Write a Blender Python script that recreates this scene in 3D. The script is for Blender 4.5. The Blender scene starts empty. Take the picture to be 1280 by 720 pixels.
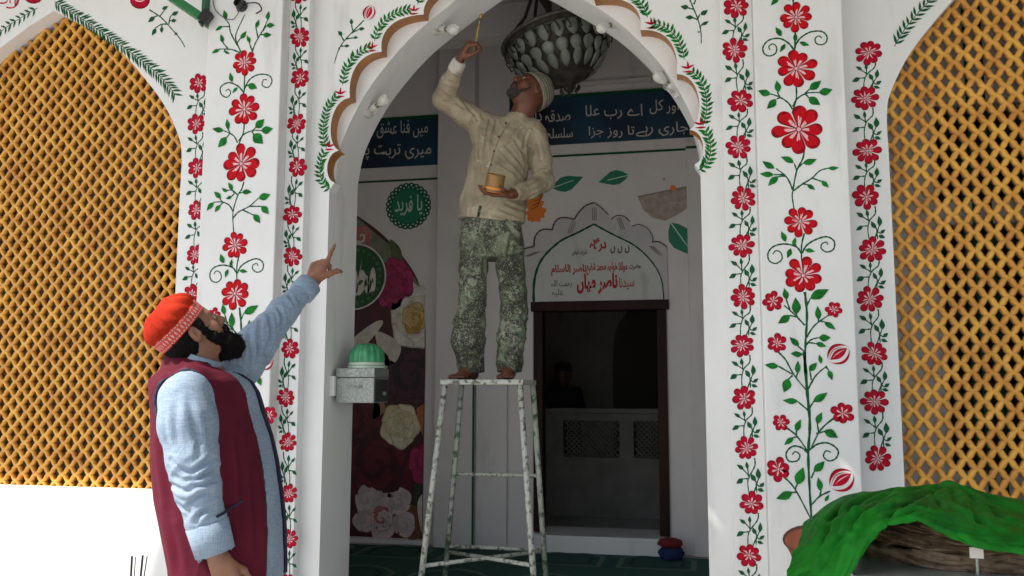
import bpy, bmesh, math, random
import numpy as np
from mathutils import Vector, Matrix, Euler
from mathutils.geometry import tessellate_polygon
random.seed(7); RNG = np.random.default_rng(7)
S = bpy.context.scene; COL = S.collection
R_ = math.radians
# ------------------------------------------------------------------ camera
FPX, YAW, PIT, ROLL, ZC = 1100.0, R_(12.3), R_(6.6), R_(.15), 1.45
RM = np.array(Matrix.Rotation(YAW, 3, 'Z') @ Matrix.Rotation(math.pi/2+PIT, 3, 'X') @ Matrix.Rotation(ROLL, 3, 'Z'))
cam = bpy.data.cameras.new('camera'); co = bpy.data.objects.new('camera', cam); COL.objects.link(co)
co.matrix_world = Matrix.Translation((0, 0, ZC)) @ Matrix([list(r) for r in RM]).to_4x4()
cam.lens = FPX/1280*36; cam.sensor_width = 36; cam.clip_start = .05; cam.clip_end = 2000
S.camera = co
# ------------------------------------------------------------------ light
SUN_EL, SUN_AZ = R_(50), R_(52)          # azimuth: to the left of the straight-behind direction
sd = Vector((-math.sin(SUN_AZ)*math.cos(SUN_EL), -math.cos(SUN_AZ)*math.cos(SUN_EL), math.sin(SUN_EL)))
sun = bpy.data.lights.new('sun', 'SUN'); sun.energy = 4.5; sun.angle = R_(.5); sun.color = (1, .94, .85)
so = bpy.data.objects.new('sun', sun); COL.objects.link(so); so.rotation_euler = sd.to_track_quat('Z', 'Y').to_euler(); so.location = (-4, -4, 9)
W = bpy.data.worlds.new('World'); S.world = W; W.use_nodes = True
nt = W.node_tree; bg = nt.nodes['Background']; sky = nt.nodes.new('ShaderNodeTexSky')
sky.sky_type = 'NISHITA'; sky.sun_disc = False; sky.sun_elevation = SUN_EL
sky.sun_rotation = math.atan2(sd.x, sd.y); sky.air_density = 1.2; sky.dust_density = 2.5; sky.ozone_density = 1
nt.links.new(sky.outputs[0], bg.inputs[0]); bg.inputs[1].default_value = .14
S.view_settings.view_transform = 'Standard'; S.view_settings.look = 'None'; S.view_settings.gamma = 1; S.view_settings.use_curve_mapping = False
S.view_settings.exposure = .74
# ------------------------------------------------------------------ helpers
WO = {}
def P(px, py, Y):                                    # photo pixel -> (x, z) on the vertical plane y = Y
    d = RM @ np.array([(px-640)/FPX, -(py-360)/FPX, -1.0]); t = Y/d[1]
    return float(d[0]*t), float(ZC+d[2]*t)
def P3(px, py, Y):
    x, z = P(px, py, Y); return (x, Y, z)
FW = np.array([-math.sin(YAW), math.cos(YAW), 0]); RT = np.array([math.cos(YAW), math.sin(YAW), 0])
def PD(px, py, D):                                   # photo pixel -> point at horizontal distance D along the view heading
    d = RM @ np.array([(px-640)/FPX, -(py-360)/FPX, -1.0]); t = D/float(d @ FW)
    return np.array([0, 0, ZC]) + d*t
def tag(o, label=None, cat=None, group=None, kind=None):
    if label: o['label'] = label
    if cat: o['category'] = cat
    if group: o['group'] = group
    if kind: o['kind'] = kind
    return o
def empty(name, loc, label=None, cat=None, group=None, parent=None):
    o = bpy.data.objects.new(name, None); COL.objects.link(o); o.empty_display_size = .1
    WO[o.name] = Vector(loc)
    if parent: o.parent = parent; o.location = WO[o.name]-WO[parent.name]
    else: o.location = loc
    return tag(o, label, cat, group)
def mk(name, V, F, mats, parent=None, mi=None, smooth=False, origin=None, bevel=0, norm=True):
    V = np.asarray(V, dtype=float)
    if origin is None:
        if parent: origin = WO[parent.name]
        else:
            lo, hi = V.min(0), V.max(0); origin = Vector(((lo[0]+hi[0])/2, (lo[1]+hi[1])/2, lo[2]))
    origin = Vector(origin)
    me = bpy.data.meshes.new(name)
    V = V-np.array(origin)
    if isinstance(F, np.ndarray):
        nf, k = F.shape
        me.vertices.add(len(V)); me.vertices.foreach_set('co', V.ravel().astype(np.float32))
        me.loops.add(nf*k); me.loops.foreach_set('vertex_index', F.ravel().astype(np.int32))
        me.polygons.add(nf); me.polygons.foreach_set('loop_start', np.arange(0, nf*k, k, dtype=np.int32))
        me.polygons.foreach_set('loop_total', np.full(nf, k, dtype=np.int32)); me.update(calc_edges=True)
    else:
        me.from_pydata([tuple(v) for v in V], [], F)
    if not isinstance(mats, (list, tuple)): mats = [mats]
    for m in mats: me.materials.append(m)
    if mi is not None: me.polygons.foreach_set('material_index', mi)
    if norm and not isinstance(F, np.ndarray):
        bm = bmesh.new(); bm.from_mesh(me); bmesh.ops.recalc_face_normals(bm, faces=bm.faces); bm.to_mesh(me); bm.free()
    if smooth: me.polygons.foreach_set('use_smooth', [True]*len(me.polygons))
    me.update()
    o = bpy.data.objects.new(name, me); COL.objects.link(o); WO[o.name] = origin
    if parent: o.parent = parent; o.location = origin-WO[parent.name]
    else: o.location = origin
    if bevel:
        b = o.modifiers.new('bevel', 'BEVEL'); b.width = bevel; b.segments = 2; b.limit_method = 'ANGLE'
    return o
def inst(src, name, loc, parent, rot=0, scale=1):    # copy sharing mesh data; flat ornaments rotate about Y
    o = src.copy(); o.name = name; COL.objects.link(o); WO[o.name] = Vector(loc)
    o.parent = parent; o.location = Vector(loc)-(WO[parent.name] if parent else Vector())
    o.rotation_euler = (0, rot, 0); o.scale = (scale, 1, scale); return o
class MB:
    def __init__(s): s.V = []; s.F = []; s.M = []
    def add(s, V, F, m=0):
        n = len(s.V); s.V += [tuple(v) for v in V]; s.F += [tuple(i+n for i in f) for f in F]; s.M += [m]*len(F); return s
    def box(s, x0, x1, y0, y1, z0, z1, m=0, M=None):
        V = [(x, y, z) for x in (x0, x1) for y in (y0, y1) for z in (z0, z1)]
        if M is not None: V = [tuple(M @ Vector(v)) for v in V]
        return s.add(V, [(0, 1, 3, 2), (4, 6, 7, 5), (0, 4, 5, 1), (2, 3, 7, 6), (0, 2, 6, 4), (1, 5, 7, 3)], m)
    def tube(s, pts, r, n=8, m=0, caps=True, squash=None):
        pts = [Vector(p) for p in pts]; rs = r if isinstance(r, (list, tuple)) else [r]*len(pts)
        V = []; up = Vector((0, 0, 1)); prev = None
        for i, p in enumerate(pts):
            t = (pts[min(i+1, len(pts)-1)]-pts[max(i-1, 0)]).normalized()
            if prev is None:
                a = t.cross(up if abs(t.z) < .9 else Vector((1, 0, 0))).normalized()
            else:
                a = (prev-t*prev.dot(t)).normalized()
            prev = a; b = t.cross(a)
            for k in range(n):
                an = 2*math.pi*k/n; q = 1 if squash is None else squash
                V.append(p+(a*math.cos(an)+b*math.sin(an)*q)*rs[i])
        F = [(i*n+k, i*n+(k+1) % n, (i+1)*n+(k+1) % n, (i+1)*n+k) for i in range(len(pts)-1) for k in range(n)]
        if caps: F += [tuple(range(n))[::-1], tuple((len(pts)-1)*n+k for k in range(n))]
        return s.add(V, F, m)
    def lathe(s, prof, c, n=24, m=0, M=None):
        V = []; F = []
        for r, z in prof:
            for k in range(n):
                an = 2*math.pi*k/n; v = Vector((r*math.cos(an), r*math.sin(an), z))
                V.append(((M @ v) if M is not None else v)+Vector(c))
        for i in range(len(prof)-1):
            for k in range(n): F.append((i*n+k, i*n+(k+1) % n, (i+1)*n+(k+1) % n, (i+1)*n+k))
        F += [tuple(range(n))[::-1], tuple((len(prof)-1)*n+k for k in range(n))]
        return s.add(V, F, m)
    def prism(s, loops, y0, y1, m=0, mside=None):    # loops: [outer, hole, ...] of (x, z), extruded y0 -> y1
        pts = [p for l in loops for p in l]; n = len(pts)
        tri = tessellate_polygon([[Vector((p[0], p[1], 0)) for p in l] for l in loops])
        V = [(p[0], y0, p[1]) for p in pts]+[(p[0], y1, p[1]) for p in pts]
        s.add(V, [tuple(t) for t in tri]+[tuple(i+n for i in t[::-1]) for t in tri], m)
        base = len(s.V)-2*n; k0 = 0
        for li, l in enumerate(loops):
            for i in range(len(l)):
                a, b = k0+i, k0+(i+1) % len(l)
                s.F.append((base+a, base+b, base+n+b, base+n+a)); s.M.append(m if (mside is None or li == 0) else mside)
            k0 += len(l)
        return s
    def build(s, name, mats, parent=None, **k):
        # merge doubled verts so normals recalc cleanly
        return mk(name, s.V, s.F, mats, parent, mi=s.M, **k)
def spline(pts, n=6, closed=False):
    pts = [np.array(p, float) for p in pts]; out = []; L = len(pts)
    for i in range(L if closed else L-1):
        g = lambda j: pts[j % L] if closed else pts[max(0, min(L-1, j))]
        p0, p1, p2, p3 = g(i-1), g(i), g(i+1), g(i+2)
        for k in range(n):
            t = k/n
            out.append(.5*((2*p1)+(-p0+p2)*t+(2*p0-5*p1+4*p2-p3)*t*t+(-p0+3*p1-3*p2+p3)*t**3))
    if not closed: out.append(pts[-1])
    return out
# ------------------------------------------------------------------ materials
def mat(name, col, rough=.6, var=0, vscale=4, col2=None, bump=0, bscale=60, metal=0, spec=.5, stretch=None, lo=.35, hi=.65, detail=4, coat=0, alpha=1, trans=0, sheen=0):
    m = bpy.data.materials.new(name); m.use_nodes = True; N = m.node_tree.nodes; L = m.node_tree.links
    b = N['Principled BSDF']; b.inputs['Roughness'].default_value = rough; b.inputs['Metallic'].default_value = metal
    b.inputs['Specular IOR Level'].default_value = spec
    b.inputs['Base Color'].default_value = (*col, 1)
    if coat: b.inputs['Coat Weight'].default_value = coat; b.inputs['Coat Roughness'].default_value = .2
    if trans: b.inputs['Transmission Weight'].default_value = trans
    if sheen: b.inputs['Sheen Weight'].default_value = sheen
    if col2 is None and var: col2 = tuple(c*(1-var) for c in col)
    if col2 is not None or bump:
        tc = N.new('ShaderNodeTexCoord'); mp = N.new('ShaderNodeMapping'); L.new(tc.outputs['Object'], mp.inputs[0])
        if stretch: mp.inputs['Scale'].default_value = stretch
    if col2 is not None:
        no = N.new('ShaderNodeTexNoise'); no.inputs['Scale'].default_value = vscale; no.inputs['Detail'].default_value = detail
        L.new(mp.outputs[0], no.inputs['Vector'])
        cr = N.new('ShaderNodeValToRGB'); cr.color_ramp.elements[0].position = lo; cr.color_ramp.elements[1].position = hi
        cr.color_ramp.elements[0].color = (*col2, 1); cr.color_ramp.elements[1].color = (*col, 1)
        L.new(no.outputs['Fac'], cr.inputs[0]); L.new(cr.outputs[0], b.inputs['Base Color'])
    if bump:
        nb = N.new('ShaderNodeTexNoise'); nb.inputs['Scale'].default_value = bscale; nb.inputs['Detail'].default_value = 5
        L.new(mp.outputs[0], nb.inputs['Vector']); bp = N.new('ShaderNodeBump'); bp.inputs['Strength'].default_value = bump; bp.inputs['Distance'].default_value = .01
        L.new(nb.outputs['Fac'], bp.inputs['Height']); L.new(bp.outputs[0], b.inputs['Normal'])
    return m
def wallmat(name, col, dirt, rough=.5, grime=0.3):
    m = mat(name, col, rough, bump=.22, bscale=11); N = m.node_tree.nodes; L = m.node_tree.links; b = N['Principled BSDF']
    ge = N.new('ShaderNodeNewGeometry')
    n1 = N.new('ShaderNodeTexNoise'); n1.inputs['Scale'].default_value = 1.3; n1.inputs['Detail'].default_value = 7; n1.inputs['Roughness'].default_value = .65
    n2 = N.new('ShaderNodeTexNoise'); n2.inputs['Scale'].default_value = 9; n2.inputs['Detail'].default_value = 6
    mp = N.new('ShaderNodeMapping'); mp.inputs['Scale'].default_value = (1, 1, .25)
    L.new(ge.outputs['Position'], n1.inputs['Vector']); L.new(ge.outputs['Position'], mp.inputs[0]); L.new(mp.outputs[0], n2.inputs['Vector'])
    r1 = N.new('ShaderNodeValToRGB'); r1.color_ramp.elements[0].position = .3; r1.color_ramp.elements[1].position = .6
    r1.color_ramp.elements[0].color = (*dirt, 1); r1.color_ramp.elements[1].color = (*col, 1); L.new(n1.outputs['Fac'], r1.inputs[0])
    r2 = N.new('ShaderNodeValToRGB'); r2.color_ramp.elements[0].position = .27; r2.color_ramp.elements[1].position = .42
    L.new(n2.outputs['Fac'], r2.inputs[0])
    mx = N.new('ShaderNodeMix'); mx.data_type = 'RGBA'; mx.blend_type = 'MULTIPLY'; mx.inputs[0].default_value = grime
    L.new(r1.outputs[0], mx.inputs[6]); L.new(r2.outputs[0], mx.inputs[7]); L.new(mx.outputs[2], b.inputs['Base Color'])
    return m
M = {}
M['white'] = wallmat('white_wall_paint', (.78, .785, .785), (.71, .72, .71), .5, .15)
M['inner'] = wallmat('inner_wall_paint', (.76, .72, .71), (.66, .63, .62), .5, .12)
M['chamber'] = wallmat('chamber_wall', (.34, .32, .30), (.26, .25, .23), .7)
M['brown'] = mat('brown_arch_paint', (.42, .17, .035), .45, .3, 8)
M['jali'] = mat('ochre_gloss_paint', (.74, .39, .06), .32, vscale=9, col2=(.52, .22, .03), bump=.35, bscale=60)
M['red'] = mat('red_wall_paint', (.60, .004, .012), .6, spec=.12, vscale=28, col2=(.32, .003, .010), lo=.3, hi=.55)
M['crim'] = mat('crimson_wall_paint', (.52, .004, .028), .6, spec=.12, vscale=28, col2=(.28, .003, .016), lo=.3, hi=.6)
M['dkred'] = mat('dark_red_wall_paint', (.20, .003, .010), .6, spec=.12)
M['pink'] = mat('pink_wall_paint', (.80, .50, .52), .5, vscale=60, col2=(.65, .15, .2), lo=.3, hi=.5)
M['green'] = mat('green_wall_paint', (.012, .21, .024), .6, spec=.12, vscale=40, col2=(.008, .10, .018))
M['dkgreen'] = mat('dark_green_wall_paint', (.009, .088, .032), .6, spec=.12, vscale=40, col2=(.012, .10, .035))
M['teal'] = mat('sea_green_print', (.0, .19, .10), .5)
M['tealdk'] = mat('dark_sea_green_print', (.0, .09, .055), .5)
M['terra'] = mat('terracotta_wall_paint', (.32, .08, .035), .5, .3, 20)
M['terradk'] = mat('dark_brown_wall_paint', (.09, .02, .015), .5)
M['orange'] = mat('orange_print', (.85, .22, .01), .5)
M['ltgreen'] = mat('pale_leaf_line', (.55, .75, .60), .5)
M['frame'] = mat('dark_brown_wood', (.032, .008, .005), .55, .5, 14, bump=.2, bscale=30, stretch=(1, 1, .1), spec=.2)
M['black'] = mat('black_plastic', (.012, .012, .012), .4)
M['ltext'] = mat('pale_lettering', (.60, .55, .48), .6)
M['rtext'] = mat('red_lettering', (.40, .015, .015), .6)
M['dtext'] = mat('faint_dark_lettering', (.12, .08, .07), .6)
M['greymark'] = mat('grey_wall_mark', (.26, .24, .22), .7)
M['steel'] = mat('galvanised_steel', (.34, .37, .345), .5, vscale=90, col2=(.20, .22, .205), metal=.6, bump=.1, bscale=90)
M['concrete'] = mat('courtyard_stone', (.46, .45, .43), .8, .25, 3, bump=.3, bscale=25)
# ------------------------------------------------------------------ ground and floors
ZF = .28
mk('ground', [(-90, -90, 0), (90, -90, 0), (90, 4.24, 0), (-90, 4.24, 0)], [(0, 1, 2, 3)], M['concrete'])['kind'] = 'structure'
mk('ground_beyond', [(-90, 10.2, 0), (90, 10.2, 0), (90, 120, 0), (-90, 120, 0)], [(0, 1, 2, 3)], M['concrete'])['kind'] = 'structure'
b = MB(); b.box(-8, 6, 4.16, 10.2, -.2, ZF); b.build('floor', wallmat('plinth_stone', (.55, .53, .5), (.4, .38, .36)), bevel=.006)['kind'] = 'structure'
# ------------------------------------------------------------------ facade: openings
XC = -.965; HW = .97                                          # centre and half width of the big arch
tips = [(-1.905, 2.545), (-1.884, 2.718), (-1.828, 3.006), (-1.653, 3.248), (-1.42, 3.435), (-1.14, 3.62), (-.965, 3.83)]
lobes = [(-1.948, 2.63), (-1.938, 2.87), (-1.822, 3.165), (-1.605, 3.395), (-1.33, 3.585), (-1.08, 3.77)]
def arc3(a, c, b, n=9):                                       # bowed curve a -> b bulging to c
    a, b, c = map(np.array, (a, b, c)); k = 2*c-.5*(a+b); return [tuple((1-t)**2*a+2*t*(1-t)*k+t*t*b) for t in np.linspace(0, 1, n)]
bz = [((-1.965, 2.56), (-1.965, 2.71)), ((-1.965, 2.76), (-1.95, 3.0)), ((-1.845, 3.15), (-1.78, 3.25)), ((-1.67, 3.37), (-1.59, 3.44)), ((-1.43, 3.53), (-1.32, 3.60)), ((-1.165, 3.68), (-1.06, 3.72))]
tips[5] = (-1.16, 3.605)
cusp = []
for i in range(6):
    a, b_ = np.array(tips[i]), np.array(tips[i+1]); c1, c2 = map(np.array, bz[i])
    cusp += [tuple((1-t)**3*a+3*t*(1-t)**2*c1+3*t*t*(1-t)*c2+t**3*b_) for t in np.linspace(0, 1, 13)[:-1]]
cusp.append(tips[-1])
mir = lambda l: [(2*XC-x, z) for x, z in l[::-1]]
ZT = 4.35
cusp_l = cusp; cusp_r = mir(cusp)
smooth_arch = [(XC-HW, 2.62)]+[tuple(p) for p in spline([(-1.935, 2.62), (-1.90, 2.80), (-1.806, 3.00), (-1.687, 3.17), (-1.497, 3.37), (-1.212, 3.575), (-.965, 3.73)], 6)]
smooth_arch = smooth_arch+mir(smooth_arch)[1:]
def wing_arch(cx, base=.905, hw=.892):
    h = [(hw, 2.55), (hw, 2.74), (.862, 2.87), (.735, 3.09), (.459, 3.395), (.2, 3.57), (0, 3.675)]
    s = [tuple(p) for p in spline(h, 5)]
    right = [(hw, base)]+s; return [(cx+x, z) for x, z in right]+[(cx-x, z) for x, z in right[::-1][1:]]
LW, RW = wing_arch(-3.722), wing_arch(1.757)
XL0, XR0 = -6.2, 3.2
facade = empty('facade_wall', (XC, 4.4, ZF), 'white painted front wall with cusped arch and floral pilasters', 'wall')
xj0, xj1 = XC-HW, XC+HW
# wings (with the jali openings)
def wing(x0, x1, hole):
    b = MB(); b.prism([[(x0, ZF+.002), (x1, ZF+.002), (x1, ZT), (x0, ZT)], hole], 4.30, 4.47); return b.build('wing_wall', M['white'], facade)
wingL = wing(XL0, -2.18, LW); wingR = wing(.25, XR0, RW)
# thick core of the arch
b = MB(); b.prism([[(-2.178, ZF+.002), (xj0, ZF+.002)]+[(xj0, 2.4)]+smooth_arch[0:]+[(xj1, 2.4), (xj1, ZF+.002), (.248, ZF+.002), (.248, ZT), (-2.178, ZT)]], 4.372, 4.68)
core = b.build('arch_reveal', M['white'], facade)
# thin cusped front layer, edges painted brown
b = MB(); outl = [(-2.178, ZF+.002), (xj0+.003, ZF+.002), (xj0+.003, 2.50)]+cusp_l+cusp_r[1:]+[(xj1-.003, 2.50), (xj1-.003, ZF+.002), (.248, ZF+.002), (.248, ZT), (-2.178, ZT)]
b.prism([outl], 4.285, 4.37)
for fi, f in enumerate(b.F):
    if len(f) == 4:
        zs = [b.V[i] for i in f]; c = np.mean(zs, 0)
        if c[2] > 2.53 and c[2] < 4.0 and abs(c[0]-XC) < 1.05: b.M[fi] = 1
panel = b.build('cusped_arch_panel', [M['white'], M['brown']], facade)
# pilasters
def slab(name, x0, x1, y0, y1, z0=ZF+.004, z1=ZT-.01, m='white', parent=facade, bev=.006):
    b = MB(); b.box(x0, x1, y0, y1, z0, z1); return b.build(name, M[m], parent, bevel=bev)
pilL = slab('pilaster', -2.60, -2.162, 4.14, 4.302); stripL = slab('strip_pilaster', -2.1615, -2.045, 4.22, 4.2985, bev=.003)
pilR = slab('pilaster', .262, .660, 4.14, 4.302); stripR = slab('strip_pilaster', .112, .2615, 4.22, 4.2985, bev=.003)
# jali screens: diagonal wavy bars, each a part
def jali(cx, outline, name_label, w0, w1, lf):
    t = empty('jali_screen', (cx, 4.4, .905), name_label, 'lattice screen')
    o = [(cx+(x-cx)*1.015, z if z > .95 else z-.02) for x, z in outline]; n = len(o)
    def inside(x, z):
        c = False; j = n-1
        for i in range(n):
            xi, zi = o[i]; xj, zj = o[j]
            if (zi > z) != (zj > z) and x < (xj-xi)*(z-zi)/(zj-zi)+xi: c = not c
            j = i
        return c
    p = .0865; Lc = p/math.sqrt(2); y = 4.385
    q = math.sqrt(.5)
    for sgn in (1, -1):
        for k in range(-60, 61):
            # line: passes x - cx = sgn*(s*q) + offset, z = base + s*q
            off = k*p; pts = []; run = False
            ss = np.arange(0, 4.2, Lc/6)
            for s_ in ss:
                u = sgn*s_*q+off; v = s_*q; wv = -.0034*math.sin(2*math.pi*s_/Lc)
                x = cx+u+wv*q*sgn*-1; z = .885+v+wv*q
                if inside(x, z): pts.append((x, z, s_)); run = True
                elif run: break
            if len(pts) < 4: continue
            V = []; m_ = len(pts); arr = np.array(pts)
            tx = np.gradient(arr[:, 0]); tz = np.gradient(arr[:, 1]); l = np.hypot(tx, tz); nx, nz = -tz/l, tx/l
            prof = [(-1, .034), (-1, .008), (-.6, .002), (-.25, 0), (.25, 0), (.6, .002), (1, .008), (1, .034)]
            dy = .0004 if sgn > 0 else 0
            for i in range(m_):
                ph = arr[i, 2]/Lc; w = w0+w1*math.cos(2*math.pi*(ph-.5))
                lift = lf*math.cos(2*math.pi*ph)*sgn
                for a, d in prof: V.append((arr[i, 0]+nx[i]*w*a, y+d+dy+lift, arr[i, 1]+nz[i]*w*a))
            K = len(prof); F = np.array([(i*K+a, (i+1)*K+a, (i+1)*K+(a+1) % K, i*K+(a+1) % K) for i in range(m_-1) for a in range(K)])
            if sgn > 0: F = F[:, ::-1]
            mk('lattice_bar', V, F, M['jali'], t, smooth=False)
    return t
jaliL = jali(-3.722, LW, 'ochre lattice screen in the arched opening left of the red-capped man', .0108, .0004, .0002)
jaliR = jali(1.757, RW, 'ochre lattice screen in the arched opening above the green cloth', .0122, .0014, .0010)
# ------------------------------------------------------------------ inside the verandah
YB = 6.55; ZCE = 4.22
inner = empty('inner_wall', (-.76, YB+.1, ZF), 'grey-white inner wall with doorway, banners and painted arch behind the painter', 'wall')
dx0, dx1, dz1 = -1.235, -.285, 2.09
wins = [(1.62, 2.35, 2.75, 3.45), (1.62, 2.35, .9, 2.6), (-4.6, -3.4, 1.0, 3.0)]
b = MB(); b.prism([[(XL0-.2, ZF+.003), (dx0, ZF+.003), (dx0, dz1), (dx1, dz1), (dx1, ZF+.003), (XR0, ZF+.003), (XR0, ZCE), (XL0-.2, ZCE)]]+[[(x0, z0), (x1, z0), (x1, z1), (x0, z1)] for x0, x1, z0, z1 in wins], YB, YB+.2)
b.build('wall_panel', M['inner'], inner)
slab('inner_pier', -2.0, -1.70, YB-.12, YB-.003, m='inner', parent=inner, z1=ZCE-.004)
slab('inner_strip', -1.697, -1.455, YB-.05, YB-.003, m='inner', parent=inner, z1=3.28)
slab('inner_strip', -.10, .16, YB-.05, YB-.003, m='inner', parent=inner, z1=3.28)
slab('green_stripe', -1.702, -1.688, YB-.124, YB-.118, m='dkgreen', parent=inner, z1=3.3, bev=0)
b = MB(); b.box(XL0-.2, XR0+.2, 4.4, 10.2, ZCE, ZCE+.15); b.build('ceiling', M['inner'])['kind'] = 'structure'
tag(slab('side_wall', XL0-.2, XL0-.05, 4.4, YB-.004, m='inner', parent=None), 'plain inner wall closing the verandah on the far left', 'wall')
tag(slab('side_wall', XR0+.05, XR0+.2, 4.4, YB-.004, m='inner', parent=None), 'plain inner wall closing the verandah on the far right', 'wall')
b = MB(); b.box(XL0-.2, XR0+.2, 4.31, 4.46, ZT+.002, ZT+.5); tag(b.build('parapet', M['white']), 'white parapet over the painted front wall', 'wall')
# ceiling beam
b = MB(); b.box(XL0, XR0, 5.9, 6.1, 3.98, ZCE-.003); tag(b.build('ceiling_beam', M['inner'], bevel=.008), 'grey beam under the verandah ceiling beyond the chandelier', 'beam')
# inner chamber behind the door
ch = empty('inner_chamber', (-.76, 8.5, ZF), 'dark room seen through the brown doorway', 'room')
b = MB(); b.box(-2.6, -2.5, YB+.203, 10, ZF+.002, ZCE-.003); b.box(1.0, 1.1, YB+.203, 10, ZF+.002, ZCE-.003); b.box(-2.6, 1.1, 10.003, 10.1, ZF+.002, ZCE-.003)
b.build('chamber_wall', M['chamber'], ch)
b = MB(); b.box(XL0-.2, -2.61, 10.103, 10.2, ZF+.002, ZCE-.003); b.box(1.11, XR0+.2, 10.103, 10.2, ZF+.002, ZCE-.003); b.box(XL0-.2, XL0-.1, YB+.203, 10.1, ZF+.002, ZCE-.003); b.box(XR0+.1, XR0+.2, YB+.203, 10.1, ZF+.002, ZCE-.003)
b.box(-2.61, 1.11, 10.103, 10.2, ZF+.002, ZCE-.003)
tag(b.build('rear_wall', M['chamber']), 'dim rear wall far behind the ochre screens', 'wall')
YR = 8.3
b = MB(); px0, px1 = P(675, 0, YR)[0]-.6, P(832, 0, YR)[0]+.9
def railz(y): return P(750, y, YR)[1]
zt_, zj1, zj0 = railz(517), railz(526), railz(572)
x_a0, x_a1 = P(704, 545, YR)[0], P(774, 545, YR)[0]; x_b0 = P(792, 545, YR)[0]; x_b1 = x_b0+(x_a1-x_a0); x_c1 = x_a0-.12; x_c0 = x_c1-(x_a1-x_a0)
holes = [[(a, zj0), (c, zj0), (c, zj1), (a, zj1)] for a, c in ((x_a0, x_a1), (x_b0, x_b1))]
b.prism([[(px0, ZF+.002), (px1, ZF+.002), (px1, zt_), (px0, zt_)]]+holes, YR, YR+.12)
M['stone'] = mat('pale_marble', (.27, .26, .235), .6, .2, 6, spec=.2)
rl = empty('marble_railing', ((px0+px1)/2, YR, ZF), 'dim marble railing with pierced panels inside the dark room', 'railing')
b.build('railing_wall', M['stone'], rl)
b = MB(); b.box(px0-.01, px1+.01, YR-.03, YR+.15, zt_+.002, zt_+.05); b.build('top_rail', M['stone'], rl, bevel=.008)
for a, c in ((x_a0, x_a1), (x_b0, x_b1)):
    b = MB(); n = 11; p_ = (c-a)/n
    for i in range(-8, n+8):
        for sg in (1, -1):
            pts = []
            for s_ in np.linspace(0, zj1-zj0, 12):
                x = a+(i+.5)*p_+sg*(s_-(zj1-zj0)/2)
                if a-.004 <= x <= c+.004: pts.append((x, YR+.05+.01*sg, zj0+s_))
            if len(pts) > 1: b.tube(pts, .009, 4)
    b.build('pierced_panel', M['stone'], rl)
# door frame, sill
df = empty('door_frame', (-.76, YB-.02, ZF), 'dark brown wooden frame round the open doorway', 'door frame')
for x0, x1, z0, z1 in ((dx0-.02, dx0+.05, ZF+.135, dz1-.052), (dx1-.05, dx1+.02, ZF+.135, dz1-.052)):
    b = MB(); b.box(x0, x1, YB-.035, YB+.1, z0, z1); b.build('jamb', M['frame'], df, bevel=.004)
b = MB(); b.box(dx0-.04, dx1+.04, YB-.04, YB+.1, dz1-.05, dz1+.022); b.build('lintel', M['frame'], df, bevel=.004)
b = MB(); b.box(dx0-.02, dx1+.02, YB-.13, YB+.3, ZF+.003, ZF+.13); tag(b.build('door_sill', M['white'], bevel=.008), 'low white step at the foot of the dark doorway', 'step')
# hmm: half drawn curtain edge high in the doorway is dark arch on the far wall
b = MB(); arcp = [(x, z) for x, z in spline([(-1.0, .45), (-1.0, 1.9), (-.86, 2.3), (-.6, 2.5), (-.34, 2.3), (-.2, 1.9), (-.2, .45)], 6)]
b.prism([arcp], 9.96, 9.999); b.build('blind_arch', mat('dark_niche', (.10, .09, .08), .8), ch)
# carpet
def carpet_mat():
    m = mat('green_prayer_carpet', (.01, .075, .055), .95, bump=.5, bscale=300); N = m.node_tree.nodes; L = m.node_tree.links
    ge = N.new('ShaderNodeNewGeometry'); no = N.new('ShaderNodeTexNoise'); no.inputs['Scale'].default_value = 130; L.new(ge.outputs['Position'], no.inputs['Vector'])
    cr = N.new('ShaderNodeValToRGB'); cr.color_ramp.elements[0].color = (.006, .05, .038, 1); cr.color_ramp.elements[1].color = (.02, .12, .085, 1); L.new(no.outputs['Fac'], cr.inputs[0]); L.new(cr.outputs[0], N['Principled BSDF'].inputs['Base Color']); return m
b = MB(); b.box(-5.8, 3.0, 4.72, YB-.14, ZF+.001, ZF+.012); carpet = tag(b.build('carpet', carpet_mat()), 'dark green prayer carpet on the verandah floor', 'carpet')
M['cpale'] = mat('carpet_pale_motif', (.13, .20, .16), .95, vscale=90, col2=(.06, .12, .09)); M['cdark'] = mat('carpet_dark_motif', (.004, .03, .025), .95)
def hring(cx, cy, rx, ry, w, m, z, n=4):
    b = MB(); o = [(cx+sx*rx, cy+sy*ry) for sx, sy in ((-1, -1), (1, -1), (1, .4), (.6, .75), (0, 1), (-.6, .75), (-1, .4))]
    i_ = [(cx+(x-cx)*(1-w/rx), cy+(y-cy)*(1-w/ry)) for x, y in o]
    k = len(o); V = [(x, y, z) for x, y in o+i_]; b.add(V, [(a, (a+1) % k, k+(a+1) % k, k+a) for a in range(k)]); return b.build('carpet_motif', m, carpet)
for i in range(13):
    cx = -5.3+i*.62
    for cy in (5.35, 6.15 if False else 5.35+.86):
        if cy > 6.3: cy = 6.02
        hring(cx, cy, .26, .34 if cy < 5.6 else .26, .035, M['cpale'], ZF+.0135); hring(cx, cy, .18, .24 if cy < 5.6 else .18, .02, M['cdark'], ZF+.014)
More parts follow.
